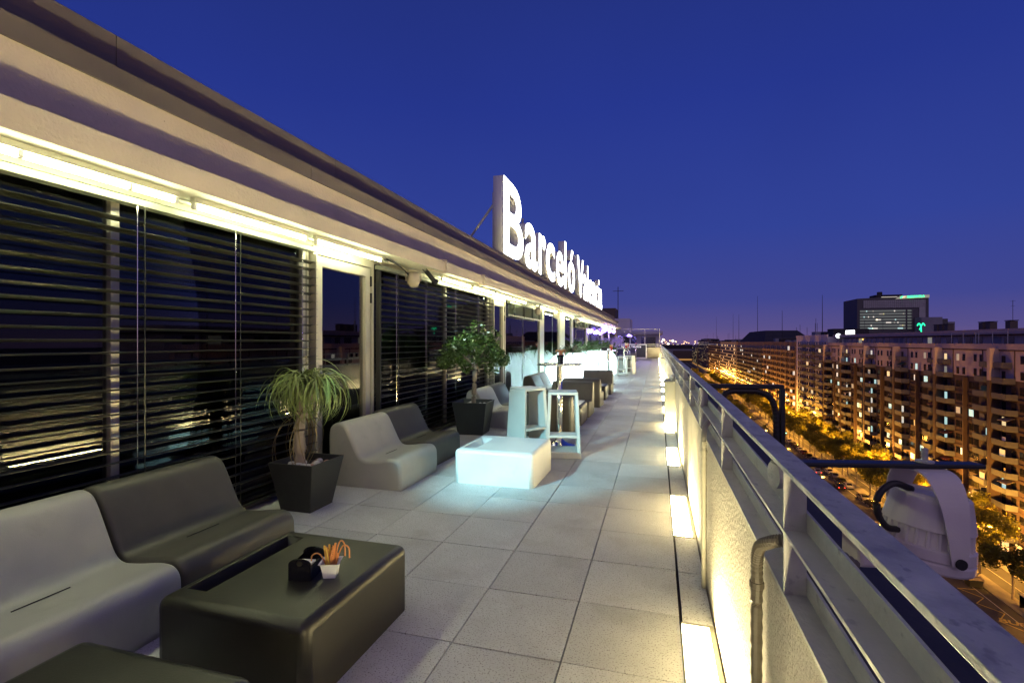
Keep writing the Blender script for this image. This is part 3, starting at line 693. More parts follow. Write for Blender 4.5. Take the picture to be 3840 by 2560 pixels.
low_table('low dark table with a white top tray between the island seats', -2.02, 8.25, 0, 'plastic_dark', slot=False)
tag(MB().box(-1.98, -1.25, 8.29, 9.01, .3355, .343).build('table_tray', 'plastic_white', bevel=.003), 'white tray covering the low table between island seats', 'tray')
low_table('low dark table in front of the glowing planter', -2.0, 12.1, 0, 'plastic_dark', slot=False)

# bar stool: tapered open box with foot shelf
def stool(label, x, y, rz):
    s = T('bar_stool', label, 'stool', (x, y, 0), rz, 'white bar stools')
    wb, wt, h, d0, d1, t = .212, .178, .79, .195, .165, .040
    def L_(z): k = z/h; return wb+(wt-wb)*k, d0+(d1-d0)*k
    for sgn in (-1, 1):
        wa, da = L_(.03); wc, dc = L_(h-.03)
        a = MB().add([(sgn*wa, -da, .03), (sgn*(wa-t), -da+.012, .03), (sgn*(wa-t), da-.012, .03), (sgn*wa, da, .03), (sgn*wc, -dc, h-.03), (sgn*(wc-t), -dc+.012, h-.03), (sgn*(wc-t), dc-.012, h-.03), (sgn*wc, dc, h-.03)],
                     [(0, 3, 2, 1), (4, 5, 6, 7), (0, 1, 5, 4), (1, 2, 6, 5), (2, 3, 7, 6), (3, 0, 4, 7)]); a.build('side_panel', 'stool_white', s, bevel=.008)
    wa, da = L_(h); MB().box(-wa, wa, -da, da, h-.034, h+.002).build('seat', 'stool_white', s, bevel=.012, seg=3)
    wa, da = L_(0); MB().box(-wa, wa, -da, da, 0, .075).build('base', 'stool_white', s, bevel=.008)
    wa, da = L_(.27); MB().box(-wa+.03, wa-.03, -da+.002, da*.35, .245, .275).build('foot_rest', 'stool_white', s, bevel=.006)
    return s
st0 = stool('white bar stool with open front, lit pale blue, beside the bar table', -1.12, 6.10, R(12))
for lab, x, y, rz in (('white bar stool turned sideways behind the white table', -1.66, 6.46, R(54)), ('white bar stool with a bright gap in front of the glowing planters', -1.62, 15.9, R(12)),
                      ('white bar stool standing alone on the walkway, larger far one', -1.40, 20.95, R(12)), ('white bar stool just behind the lone far stool', -1.15, 22.1, R(-20)),
                      ('white bar stool near the purple-lit far tables', -1.9, 33.6, R(5))):
    dup(st0, (x, y, 0), rz, lab)

def bar_table(label, x, y):
    t = T('bar_table', label, 'table', (x, y, 0), 0, 'round steel bar tables')
    MB().lathe([(.001, 1.078), (.30, 1.078), (.305, 1.082), (.305, 1.104), (.30, 1.107), (.001, 1.107)], 48).build('table_top', ('alu_edge'), t)
    MB().lathe([(.001, 1.1075), (.296, 1.1075), (.296, 1.1085), (.001, 1.1085)], 48).build('top_sheet', 'chrome', t)
    MB().tube([(0, 0, .03), (0, 0, 1.078)], .040, 24).build('pole', 'chrome', t, smooth=True)
    MB().lathe([(.215, .0), (.22, .008), (.20, .018), (.12, .035), (.07, .06), (.05, .09), (.041, .10)], 36).build('foot', 'chrome', t, smooth=True)
    return t
bt0 = bar_table('round steel bar table with a black cup of red straws', -1.27, 6.66)
for lab, x, y in (('round steel bar table with a black box and orange flowers', -1.55, 16.65), ('round steel bar table behind the lone far stool', -1.43, 22.95),
                  ('round bar table near the far end, purple lit', -1.68, 30.2), ('farthest round bar table before the counter', -1.5, 37.0)):
    dup(bt0, (x, y, 0), 0, lab)

# things on the tables
def sticks(parent, n, h0, h1, mats, r=.004, spread=.035, z=.0, lean=.25):
    for i in range(n):
        a = rnd.uniform(0, 6.28); q = rnd.uniform(0, spread*.6); l = rnd.uniform(h0, h1); b = rnd.uniform(-lean, lean); c_ = rnd.uniform(-lean, lean)
        p0 = Vector((q*math.cos(a), q*math.sin(a), z)); p1 = p0+Vector((b*l, c_*l, l))
        MB().tube([p0, p1], r*rnd.uniform(.7, 1.4), 6).build('stick', mats[i % len(mats)], parent)
cup = T('stick_cup', 'frosted square cup full of orange and yellow sticks on the dark table', 'cup', (-1.425, 1.955, .336), R(20))
MB().add([(-.026, -.026, 0), (.026, -.026, 0), (.026, .026, 0), (-.026, .026, 0), (-.036, -.036, .062), (.036, -.036, .062), (.036, .036, .062), (-.036, .036, .062), (-.045, -.045, .070), (.045, -.045, .070), (.045, .045, .070), (-.045, .045, .070),
          (-.038, -.038, .068), (.038, -.038, .068), (.038, .038, .068), (-.038, .038, .068), (-.024, -.024, .012), (.024, -.024, .012), (.024, .024, .012), (-.024, .024, .012)],
         [(0, 3, 2, 1)]+[(a+j, a+(j+1) % 4, a+4+(j+1) % 4, a+4+j) for a in (0, 4, 8, 12) for j in range(4)]+[(16, 17, 18, 19)]).build('cup', 'cup_frost', cup)
MB().box(-.0262, .0262, -.0262, .0262, .0, .0095).build('foil_base', 'chrome', cup)
sticks(cup, 20, .07, .135, ('straw_orange', 'straw_orange', 'straw_yellow'), .0035, .034, .014, .22)
for i, (h, w, dx, dy) in enumerate(((.155, .05, .05, .01), (.13, .06, .065, .02), (.10, -.07, -.075, .01))):
    MB().tube(crom([(dx*.2, dy, .02), (dx*.5, dy, h*.75), (dx*.8, dy, h), (dx*1.15, dy, h*.9), (dx*1.2, dy, h*.55)], 6), .0032, 6).build('curled_stick', 'straw_orange', cup, smooth=True)
nb = T('napkin_holder', 'black napkin box with round finger cut-outs on the dark table', 'napkin holder', (-1.545, 1.945, .336), R(12)); nb.scale = (1.15, 1.15, 1.15)
n_ = MB(); ar = [(-.045, 0), (.045, 0)] + [(.045*math.cos(a), .062+.022*math.sin(a)) for a in [i*math.pi/10 for i in range(11)]]
MB().prism(ar, 'y', -.062, -.057).build('end_panel', 'black_gloss', nb); MB().prism(ar, 'y', .057, .062).build('end_panel', 'black_gloss', nb)
MB().box(-.045, -.041, -.057, .057, 0, .056).build('side_panel', 'black_gloss', nb); MB().box(.041, .045, -.057, .057, 0, .056).build('side_panel', 'black_gloss', nb); MB().box(-.041, .041, -.057, .057, 0, .004).build('bottom', 'black_gloss', nb)
for y in (-.0625, .0625): MB().lathe([(.001, 0), (.011, 0), (.011, .001), (.001, .001)], 14, (0, 0, 0)).build('finger_hole', 'plastic_dark', nb, loc=(0, y, .066)).rotation_euler = (R(90), 0, 0)
MB().box(-.02, .036, -.05, .0, .01, .058).build('napkins', 'paper', nb)
def black_cup(label, x, y, mats, n=16, h=(.10, .16), top=False, base=1.1085):
    c_ = T('straw_cup', label, 'cup', (x, y, base), 0, 'cups on the bar tables')
    MB().lathe([(.036, 0), (.038, .004), (.050, .10), (.056, .105), (.056, .110), (.048, .108), (.036, .012), (.001, .012)], 20, sq=3.2).build('cup', 'black_gloss' if not top else 'straw_pink', c_)
    sticks(c_, n, h[0], h[1], mats, .0055, .045, .014, .28)
    for i in range(6):
        a = i; MB().tube(crom([(.02*math.cos(a), .02*math.sin(a), .10), (.035*math.cos(a), .035*math.sin(a), .17), (.06*math.cos(a), .06*math.sin(a), .175), (.07*math.cos(a), .07*math.sin(a), .15)], 4), .004, 5).build('bent_straw', mats[-1], c_, smooth=True)
    return c_
black_cup('black square cup of red straws on the near bar table', -1.27, 6.74, ('straw_pink', 'straw_pink', 'straw_orange'))
black_cup('red cup with orange sticks on the second bar table', -1.46, 16.7, ('straw_orange', 'straw_yellow'), top=True)
tag(MB().box(-1.76, -1.58, 16.5, 16.62, 1.1085, 1.20).build('menu_box', 'black_matte', bevel=.004), 'black box on the second bar table', 'box'); tag(MB().box(-1.55, -1.47, 16.5, 16.58, 1.1085, 1.175).build('napkin_stack', 'paper', bevel=.004), 'white napkin block on the second bar table', 'napkins')
black_cup('red cup with cream flowers on the third bar table', -1.34, 22.9, ('paper', 'straw_yellow'), h=(.14, .24), top=True)
black_cup('red cup on the purple-lit bar table', -1.66, 30.2, ('straw_pink', 'straw_orange'), top=True); black_cup('dark cup on the farthest bar table', -1.47, 37.0, ('straw_orange', 'straw_pink'))
# bar counter with lettering
bc = T('bar_counter', 'black bar counter with white hotel lettering at the far end', 'bar counter', (-1.5, 40.2, 0))
MB().box(-1.55, .62, 0, .9, .16, 1.12).build('body', 'counter_black', bc); MB().box(-1.6, .68, -.03, .95, 1.12, 1.19).build('top', 'plastic_white', bc, bevel=.01); MB().box(-1.56, .64, -.02, .92, .06, .16).build('plinth', 'plastic_white', bc)
for x in (.625,): MB().box(x, x+.06, -.03, .93, .06, 1.12).build('side_panel', 'plastic_white', bc)
o = O('lettering', text_mesh('Barcel\u00f3 Valencia', .23, .002, .002, ('counter_letters',)), bc, (-1.25, -.005, .93)); o.rotation_euler = (R(90), 0, 0)
tag(MB().box(-2.35, -1.95, 35.6, 36.1, 0, .42).build('glow_cube', 'purple_strip', bevel=.02), 'small purple glowing cube by the far tables', 'light cube')

# ================================================================== PLANTS ON THE TERRACE
def square_pot(parent, b, t, h, m, wall=.02):
    v = []
    for w, z in ((b, 0), (t, h), (t-wall, h), (t-wall-.02, h-.06)): v += [(-w, -w, z), (w, -w, z), (w, w, z), (-w, w, z)]
    f = [(0, 3, 2, 1)]+[(a+j, a+(j+1) % 4, a+4+(j+1) % 4, a+4+j) for a in (0, 4, 8) for j in range(4)]+[(12, 13, 14, 15)]
    p = MB().add(v, f).build('pot', m, parent, bevel=.006)
    w = t-wall-.022; MB().box(-w, w, -w, w, h-.075, h-.055).build('soil', 'soil', parent); return p
pp_ = T('ponytail_palm', 'ponytail palm with drooping strap leaves in a tapered black pot', 'potted plant', (-2.86, 3.60, 0))
square_pot(pp_, .145, .215, .405, 'pot_black')
for i in range(34):
    a = rnd.uniform(0, 6.28); r = rnd.uniform(.06, .17); q = MB().sphere((0, 0, 0), rnd.uniform(.018, .034), 10, 7, .7)
    o = q.build('pebble', rnd.choice(('pebble_white', 'pebble_white', 'pebble_pink')), pp_, loc=(r*math.cos(a)*1.05, r*math.sin(a)*1.05, .352+rnd.uniform(0, .02)), smooth=True); o.scale = (rnd.uniform(.9, 1.5), 1, .9); o.rotation_euler.z = a
MB().tube(crom([(-.07, 0, .30), (-.07, 0, .42), (-.075, .0, .56), (-.075, 0, .66), (-.06, 0, .76), (-.055, 0, .86), (-.055, 0, 1.03)], 5), [.052, .05, .047, .044, .041, .038, .036]*5+[.03], 14).build('trunk', 'bark_pale', pp_, smooth=True)
def strap(l, arch, droop, w, curl):
    mb = MB(); n = 12; p = Vector((0, 0, 0)); pts = []; ang = arch
    for i in range(n+1):
        t = i/n; pts.append((p.copy(), ang)); ang -= droop/n*(1.6-t*.9); p = p+Vector((math.cos(ang), curl*t*.3, math.sin(ang)))*(l/n)
    for i, (q, a) in enumerate(pts):
        t = i/n; ww = w*(.55+.45*min(1, t*6))*(1-t**2.2)+.0006
        for s_ in (-1, 0, 1): mb.v.append((q.x, q.y+s_*ww, q.z+abs(s_)*ww*.35))
    for i in range(n):
        for j in (0, 1): mb.f.append((i*3+j, i*3+j+1, i*3+j+4, i*3+j+3)); mb.m.append(0)
    return mb.mesh('leaf', 'palm_leaf', smooth=True)
straps = [strap(rnd.uniform(.36, .62), R(rnd.uniform(35, 88)), R(rnd.uniform(135, 190)), rnd.uniform(.005, .0085), rnd.uniform(-1, 1)) for i in range(16)]
dry = strap(.6, R(0), R(95), .005, .3); dry.materials[0] = M['palm_dry']
for i in range(270):
    if i < 160: hx, hz = -.06, 1.03
    else: hx, hz = .11, 1.01
    o = O('leaf', straps[i % 16], pp_, (hx+rnd.uniform(-.03, .03), rnd.uniform(-.04, .04), hz+rnd.uniform(-.06, .04))); o.rotation_euler = (rnd.uniform(-.25, .25), rnd.uniform(-.4, .1), rnd.uniform(0, 6.28)); s_ = rnd.uniform(.75, 1.1); o.scale = (s_, s_, s_)
for i in range(16):
    o = O('dry_leaf', dry, pp_, (-.04+rnd.uniform(-.03, .03), 0, rnd.uniform(.74, .90))); o.rotation_euler = (rnd.uniform(-.2, .2), rnd.uniform(-.1, .5), rnd.uniform(0, 6.28))
MB().tube(crom([(-.045, 0, .84), (0, 0, .90), (.07, 0, .95), (.10, 0, 1.01)], 4), .022, 10).build('side_trunk', 'bark_pale', pp_, smooth=True)

def leaf_mesh(n, fpos, size, name, mats, droop=.3):
    """n small leaves spread through a volume given by fpos()->Vector; two-triangle folded leaves"""
    mb = MB()
    for i in range(n):
        c_, nrm = fpos(); s = size*rnd.uniform(.6, 1.25); ax = Vector((rnd.gauss(0, 1), rnd.gauss(0, 1), rnd.gauss(0, .6)-droop)).normalized()
        sd = ax.cross(nrm+Vector((rnd.gauss(0, .5), rnd.gauss(0, .5), rnd.gauss(0, .5))));
        if sd.length < .05: sd = ax.orthogonal()
        sd.normalize(); up = sd.cross(ax)
        a = c_-ax*s; b = c_+ax*s; w = s*.42
        mb.cur = rnd.randrange(len(mats)) if len(mats) > 1 else 0
        mb.add([a, c_+sd*w+up*s*.12, b, c_-sd*w+up*s*.12, c_], [(0, 1, 4), (1, 2, 4), (2, 3, 4), (3, 0, 4)])
    return mb.mesh(name, *mats)
fc = T('clipped_ficus', 'clipped ficus tree with a broad leafy crown in a grey-green tapered pot', 'potted tree', (-2.71, 7.22, 0), R(4))
square_pot(fc, .195, .265, .49, 'pot_grey')
for i in range(10): MB().sphere((0, 0, 0), rnd.uniform(.02, .04), 9, 6, .7).build('pebble', 'pebble_white', fc, loc=(rnd.uniform(-.16, .16), rnd.uniform(-.16, .16), .44), smooth=True)
tr = MB().tube(crom([(.0, 0, .38), (.0, 0, .55), (.015, 0, .75), (.02, 0, .95), (.03, 0, 1.06)], 5), .036, 12); tr.build('trunk', 'bark_grey', fc, smooth=True)
bl = []
for a, r, z in [(i*1.05+rnd.uniform(-.3, .3), rnd.uniform(.2, .42), rnd.uniform(1.15, 1.5)) for i in range(14)]:
    e = Vector((r*math.cos(a), r*math.sin(a), z)); bl.append(e)
    MB().tube(crom([(.028, 0, 1.02), (.03+e.x*.35, e.y*.35, 1.06+.2*(z-1.05)), tuple(e)], 5), [.018, .016, .015, .013, .012, .01, .009, .008, .007, .006, .005], 6).build('branch', 'bark_grey', fc, smooth=True)
lobes = [(Vector((rnd.uniform(-.40, .40), rnd.uniform(-.40, .40), 0)), rnd.uniform(.09, .17)) for i in range(30)]
lobes = [(Vector((p.x*1.05, p.y, 1.56-1.1*(p.x**2+p.y**2)+rnd.uniform(-.26, .02))), r) for p, r in lobes if p.length < .50]
lobes += [(Vector((.47*math.cos(a), .44*math.sin(a), rnd.uniform(1.0, 1.28))), rnd.uniform(.09, .14)) for a in [i*.39+rnd.uniform(-.2, .2) for i in range(16)]]
def fpos():
    c_, r = rnd.choice(lobes); d = Vector((rnd.gauss(0, 1), rnd.gauss(0, 1), rnd.gauss(0, 1))).normalized(); return c_+d*r*rnd.random()**.4, d
O('crown', leaf_mesh(4300, fpos, .037, 'crown', ('ficus_leaf',)), fc, kind='stuff')

# glowing planters
def planter(label, x, y, kindp):
    p = T('glowing_planter', label, 'planter', (x, y, 0), 0, 'large glowing planters')
    prof = [(.70, .0), (.74, .12), (.76, .35), (.74, .60), (.66, .80), (.50, .97), (.34, 1.07), (.28, 1.08), (.26, 1.02)]
    MB().lathe(prof, 40, sq=2.5).build('shell', 'planter_shell', p, smooth=True)
    for a in (0, 2.1, 4.2): light('glow', 'POINT', (.22*math.cos(a), .22*math.sin(a), .38), 110, (.74, .97, 1), p, shadow_soft_size=.08)
    mb = MB()
    for i in range(420 if kindp else 330):
        a = rnd.uniform(0, 6.28); l = rnd.uniform(.35, .75); el = R(rnd.uniform(10, 85)); r0 = rnd.uniform(0, .24); q = Vector((r0*math.cos(a), r0*math.sin(a), 1.02)); n = 6; ang = el; w = rnd.uniform(.007, .014); mb.cur = 1 if rnd.random() < (.45 if kindp else .15) else 0
        vv = []; sd = Vector((-math.sin(a), math.cos(a), 0))
        for k in range(n+1):
            t = k/n; ww = w*(1-t*t)+.001; vv += [q+sd*ww, q-sd*ww]; ang -= R(150)/n*(.5+t); q = q+Vector((math.cos(a)*math.cos(ang), math.sin(a)*math.cos(ang), math.sin(ang)))*l/n
        mb.add(vv, [(2*k, 2*k+1, 2*k+3, 2*k+2) for k in range(n)])
    mb.build('foliage', ('plant_leaf', 'plant_bronze'), p, kind='stuff')
    return p
planter('glowing white planter with long drooping bronze grass, nearest one', -2.42, 14.6, True)
planter('glowing white planter with dense green foliage, middle one', -2.42, 18.4, False)
planter('glowing white planter farthest along the glass front', -2.45, 22.3, False)
def hedge(label, x, y, n=1500):
    h = T('leafy_shrub', label, 'shrub', (x, y, 0), 0, 'shrubs between the planters'); square_pot(h, .17, .23, .55, 'pot_black')
    lb = [(Vector((rnd.uniform(-.35, .35), rnd.uniform(-.7, .7), rnd.uniform(.85, 1.30))), .22) for i in range(14)]
    def fp():
        c_, r = rnd.choice(lb); d = Vector((rnd.gauss(0, 1), rnd.gauss(0, 1), rnd.gauss(0, 1))).normalized(); return c_+d*r*rnd.random()**.4, d
    O('crown', leaf_mesh(n, fp, .055, 'crown', ('plant_leaf',)), h, kind='stuff'); MB().tube([(0, 0, .5), (0, 0, 1.0)], .03, 8).build('stem', 'bark_grey', h)
hedge('bushy green shrub in a black pot between the glowing planters', -2.7, 20.3); hedge('bushy green shrub in a black pot past the last glowing planter', -2.7, 24.6)
fp_ = T('agapanthus', 'tall purple-lit flowering plant in a dark pot near the far end', 'potted plant', (-2.35, 27.0, 0)); square_pot(fp_, .2, .28, .6, 'pot_black')
mb = MB(); fm = MB()
for i in range(120):
    a = rnd.uniform(0, 6.28); q = Vector((.1*math.cos(a), .1*math.sin(a), .56)); l = rnd.uniform(.7, 1.25); lean = rnd.uniform(.1, .6); e = q+Vector((lean*math.cos(a), lean*math.sin(a), l*.75)); sd = Vector((-math.sin(a), math.cos(a), 0))*.012
    mb.add([q-sd, q+sd, (q+e)/2+sd+Vector((0, 0, .15)), (q+e)/2-sd+Vector((0, 0, .15)), e], [(0, 1, 2, 3), (3, 2, 4)])
    if i % 3 == 0:
        for j in range(16): fm.sphere(tuple(e+Vector((rnd.gauss(0, .07), rnd.gauss(0, .07), rnd.gauss(.05, .06)))), .022, 5, 4)
mb.build('foliage', 'plant_leaf', fp_, kind='stuff'); fm.build('blossom', 'flower', fp_, kind='stuff')

# ================================================================== THE CITY BELOW
G = -38.6
S(MB().box(-3000, 3500, -1500, 5500, G-.6, G-.10).build('city_ground', 'city_ground'))
S(MB().box(4, 50.9, -80, 1150, G-.099, G).build('avenue', 'asphalt'))
S(MB().box(53.6, 58.2, -80, 1150, G-.099, G-.002).build('service_road', 'asphalt'))
S(MB().box(58.2, 70.5, -80, 1150, G-.099, G+.12).build('pavement', 'pavement'))
S(MB().box(50.9, 53.6, -80, 1150, G-.099, G+.12).build('tree_strip', 'pavement'))
S(MB().box(36.5, 39.0, 60, 1150, G-.0, G+.13).build('median_strip', 'pavement'))
S(MB().box(1.5, 4, -80, 1150, G-.099, G+.12).build('pavement', 'pavement'))
lm = MB()
for y in range(40, 420, 9):
    for x in (42.4, 45.6, 30.2, 33.4): lm.box(x-.07, x+.07, y, y+4.2, G, G+.006)
lm.box(49.28, 49.40, 60, 330, G, G+.006); lm.box(55.85, 55.95, 60, 330, G-.002, G+.004)
for i in range(13): lm.box(39.5+i*.85, 40.0+i*.85, 228, 232, G, G+.006)
lane = lm.build('lane_marking', 'paint_white'); S(lane)
zz = MB(); zp = [(46.8, 98.3), (48.9, 95.6), (46.9, 93.4), (49.07, 90.95), (47.0, 88.3), (49.0, 85.8), (47.0, 83.2)]
def seg(mb, a, b, w, z0, z1):
    a, b = Vector((*a, 0)), Vector((*b, 0)); d = (b-a).normalized(); n = Vector((-d.y, d.x, 0))*w
    mb.add([(a+n).to_tuple()[:2]+(z0,), (a-n).to_tuple()[:2]+(z0,), (b-n).to_tuple()[:2]+(z0,), (b+n).to_tuple()[:2]+(z0,)] + [(a+n).to_tuple()[:2]+(z1,), (a-n).to_tuple()[:2]+(z1,), (b-n).to_tuple()[:2]+(z1,), (b+n).to_tuple()[:2]+(z1,)], [(4, 5, 6, 7), (0, 1, 5, 4), (1, 2, 6, 5), (2, 3, 7, 6), (3, 0, 4, 7)])
for a, b in zip(zp, zp[1:]): seg(zz, a, b, .07, G, G+.008)
seg(zz, (46.8, 98.3), (49.3, 98.5), .07, G, G+.008)
S(zz.build('bus_stop_marking', 'paint_yellow'))
o = O('road_lettering', text_mesh('BUS', 1.7, 0, .05, ('paint_yellow',)), None, (47.0, 88.3, G+.012)); o.rotation_euler = (0, 0, R(-20)); S(o)

# ---- apartment block opposite
def wn_mat():
    r = rnd.random()
    return 'win_dark' if r < .84 else 'win_cool' if r < .89 else 'win_white' if r < .915 else 'win_warm' if r < .94 else 'win_dim'
box_cache = {}
def cbox(dx, dy, dz, m):
    k = (round(dx, 2), round(dy, 2), round(dz, 2), m)
    if k not in box_cache: box_cache[k] = MB().box(0, dx, 0, dy, 0, dz).mesh('block', m)
    return box_cache[k]
XF = 63.4; PIL = [56.7, 77.6, 98.5, 119.4, 139.4, 160.4, 180.7, 201.7, 220.4]; ST = 2.91; Z0 = -.78
ap = T('apartment_block', 'long brown apartment block with pale top storeys and grey balconies across the avenue', 'building', (XF, 98.5, G))
def A(name, me, x, y, z, **kw): return O(name, me, ap, (x-XF, y-98.5, z-G), **kw)
A('wall', MB().box(0, 15, 0, 163.8, 0, 32.7).mesh('wall', 'brick_brown'), XF, 56.7, G); A('upper_wall', MB().box(0, 15, 0, 163.8, 0, 5.9).mesh('upper_wall', 'render_pale'), XF-.05, 56.7, G+32.7)
A('parapet', MB().box(0, .4, 0, 163.8, 0, 1.1).mesh('parapet', 'render_pale'), XF-.25, 56.7, -.15)
A('string_course', MB().box(0, .3, 0, 163.8, 0, .18).mesh('string_course', 'brick_brown'), XF-.2, 56.7, -.4)
for k in range(12): A('floor_band', cbox(.14, 163.7, .22, 'brick_brown'), XF-.12, 56.75, Z0-ST*(k+1)-.1) if k > 1 else None
for p in PIL:
    A('pilaster', cbox(1.65, .9, 6.2, 'render_pale'), XF-1.6, p-.45, -6.1); A('pilaster', cbox(1.65, .9, 32.5, 'brick_brown'), XF-1.59, p-.45, G)
for p, q in zip(PIL, PIL[1:]):
    for yy in ((p+q)/2,): A('rib', cbox(.8, .35, 32.4, 'brick_brown'), XF-.78, yy, G)
    for yy in (p+4.6, q-4.9): A('downpipe', cbox(.12, .14, 5.8, 'brick_brown'), XF-.17, yy, -6.0)
nwin = 0; lw = {}; fw = MB()
def bal_mesh(w, d, m='balcony_grey'):
    k = ('bal', w, d)
    if k not in box_cache:
        mb = MB(); h = 1.0; c_ = .8
        pl = [(.0, 0), (-d, c_), (-d, w-c_*.4), (0, w)]
        mb.prism([(x, y) for x, y in pl], 'z', -.12, .06)
        for a, b in zip(pl, pl[1:]):
            va, vb = Vector((*a, 0)), Vector((*b, 0)); dd = (vb-va).normalized(); n = Vector((dd.y, -dd.x, 0))*.05
            mb.add([va+Vector((0, 0, .06)), vb+Vector((0, 0, .06)), vb-n*2+Vector((0, 0, .06)), va-n*2+Vector((0, 0, .06)), va+Vector((0, 0, h)), vb+Vector((0, 0, h)), vb-n*2+Vector((0, 0, h)), va-n*2+Vector((0, 0, h))], [(0, 3, 2, 1), (4, 5, 6, 7), (0, 1, 5, 4), (1, 2, 6, 5), (2, 3, 7, 6), (3, 0, 4, 7)])
        box_cache[k] = mb.mesh('balcony', m)
    return box_cache[k]
def awin(x, y, z, w, h, m, name='window'):
    global nwin
    if nwin < 296 or m != 'win_dark':
        nwin += 1; o = A(name, cbox(.10, w, h, m), x-.04, y, z)
        return o
    fw.box(x-.04-XF, x+.06-XF, y-98.5, y-98.5+w, z-G, z-G+h)
BAYS = list(zip(PIL, PIL[1:])); BAYS = BAYS[2:]+BAYS[:2]
for p, q in BAYS:
    L_ = q-p; sc2 = L_/20.5
    for k in range(12):
        z = Z0-ST*k; top = k < 2; f0 = z-ST
        # two balconies per bay and the openings behind and between them
        bw = (3.4 if k == 0 else 4.3 if top else 5.0)*sc2; bd = 1.15 if k == 0 else 1.45
        yl = p+.6; yr = q-.6-bw
        A('balcony', bal_mesh(round(bw, 1), bd), XF-.055, yl, f0+.12); A('balcony', bal_mesh(round(bw, 1), bd), XF-.055, yr, f0+.12)
        x = XF-.05 if top else XF
        for yy in (yl+.5, yr+bw-1.6): awin(x, yy, f0+.2, 1.05*sc2, 2.15, rnd.choice(('win_cool', 'win_white')) if rnd.random() < .16 else wn_mat(), 'balcony_door')
        if top:
            for yy in (p+4.9, p+6.9, p+11.0, p+13.3): awin(x, p+(yy-p)*sc2, f0+.95, 1.0*sc2, 1.45, wn_mat())
        else:
            for yy in (p+6.3, p+8.1, p+11.2, p+13.0): awin(x, p+(yy-p)*sc2, f0+1.0, 1.6*sc2, 1.4, wn_mat())
            for yy in (yl+1.9*sc2, yr+.6): awin(x, yy, f0+.95, 1.3, 1.35, wn_mat())
            if rnd.random() < .42: A('glazed_loggia', cbox(.06, 1.5, 1.25, rnd.choice(('win_dim', 'win_dim', 'balcony_grey', 'win_cool'))), XF-1.42, rnd.choice((yl+1.0, yr+1.2)), f0+1.13)
        if k > 0:
            if rnd.random() < .45: A('air_conditioner', cbox(.35, .85, .6, 'render_pale'), XF-.45, rnd.choice((yl+bw*.62, yr+bw*.3)), f0+.25)
            if rnd.random() < .30:
                aw = MB().prism([(0, 2.3), (-1.35, 1.75), (-1.35, 1.68), (0, 2.24)], 'y', 0, 2.6); A('awning', aw.mesh('awning', rnd.choice(('awning_green', 'awning_sand', 'awning_rust'))), XF-.06, rnd.choice((yl+.5, yr+.9)), f0+.15)
            if rnd.random() < .22: A('laundry', cbox(.03, round(rnd.uniform(.5, 1.2), 1), round(rnd.uniform(.5, .9), 1), rnd.choice(('paper', 'bldg_cream', 'awning_sand', 'awning_rust'))), XF-1.36, rnd.choice((yl+1.2, yr+1.1)), f0+1.15)
            A('party_screen', cbox(1.2, .06, 1.9, 'balcony_grey'), XF-1.25, yl+bw*.5, f0+.18) if rnd.random() < .6 else None
if fw.v: fw.build('window', 'win_dark', ap, kind='stuff')
# shopfronts
for i in range(-7, 22):
    m = rnd.choice(('win_dark', 'win_dark', 'win_warm', 'shop_white', 'win_amber')); A('shopfront', cbox(.1, 3.6, 2.5, m), XF-.06, 100+i*5.45, G+.3)
# set-back attic and roof clutter
A('attic', MB().box(0, 11, 0, 160, 0, 2.7).mesh('attic', 'render_pale'), XF+2.6, 59, .02); A('attic_roof', MB().box(0, 12.4, 0, 162, 0, 1.05).mesh('attic_roof', 'render_pale'), XF+1.6, 58, 2.85); A('attic_eave', MB().box(0, 12, 0, 161, 0, .22).mesh('attic_eave', 'brick_brown'), XF+1.9, 58.4, 2.62)
y = 62
while y < 216:
    w = rnd.uniform(1.2, 3.2); A('attic_window', cbox(.1, round(w, 1), 2.1, rnd.choice(('win_dark', 'win_dark', 'win_dark', 'bldg_grey', 'win_dim'))), XF+2.54, y, .3); y += w+rnd.uniform(.8, 3)
A('attic_lamp', cbox(.15, .5, .4, 'win_amber'), XF+2.4, 196, 1.9); A('attic_lamp', cbox(.2, .4, .4, 'street_globe'), XF+2.3, 193, 1.9)
for (y0, y1) in ((118, 127), (128, 137)):
    fr = MB()
    for y in (y0, (y0+y1)/2, y1): fr.box(0, .1, y-y0, y-y0+.1, 0, 2.5)
    fr.box(0, .1, 0, y1-y0+.1, 2.5, 2.6); A('pergola', fr.mesh('pergola', 'win_frame'), XF+.7, y0, .95-.2)
for y in (108, 111, 114, 133.5, 136, 150, 152.5, 155, 127): A('chimney', cbox(1.3, 1.5, 1.7, 'bldg_dark'), XF+6, y, 3.9); A('chimney_cap', cbox(1.5, 1.7, .15, 'roof_dark'), XF+5.9, y-.1, 5.65)
A('flue', MB().tube([(0, 0, 0), (0, 0, 3.0)], .22, 10).mesh('flue', 'galv'), XF+5, 112.9, 3.9)
for y, h in ((116, 9), (128, 6), (171, 7), (190, 5), (124, 4), (205, 5)):
    an = MB().tube([(0, 0, 0), (0, 0, h)], .045, 5)
    for q in (.97, .8): an.box(-.02, .02, -.8*q, .8*q, h*q-.02, h*q+.02)
    A('antenna', an.mesh('antenna', 'iron'), XF+7, y, 3.9)
for y in (128.7, 129.9): A('warning_light', MB().sphere((0, 0, 0), .16).mesh('warning_light', 'red_light'), XF+12, y, 5.6)
A('roof_floodlight', MB().box(0, 1, 0, 6, 0, 1.5).mesh('roof_floodlight', 'shop_white'), XF+3, 205, 3.95); A('roof_floodlight', MB().sphere((0, 0, 0), .9, 10, 8).mesh('roof_floodlight', 'shop_white'), XF+1.6, 214, 3.5)
ns = T('neon_sign', 'green neon palm sign on the roof of the apartment block', 'sign', (XF+6, 163, 3.9))
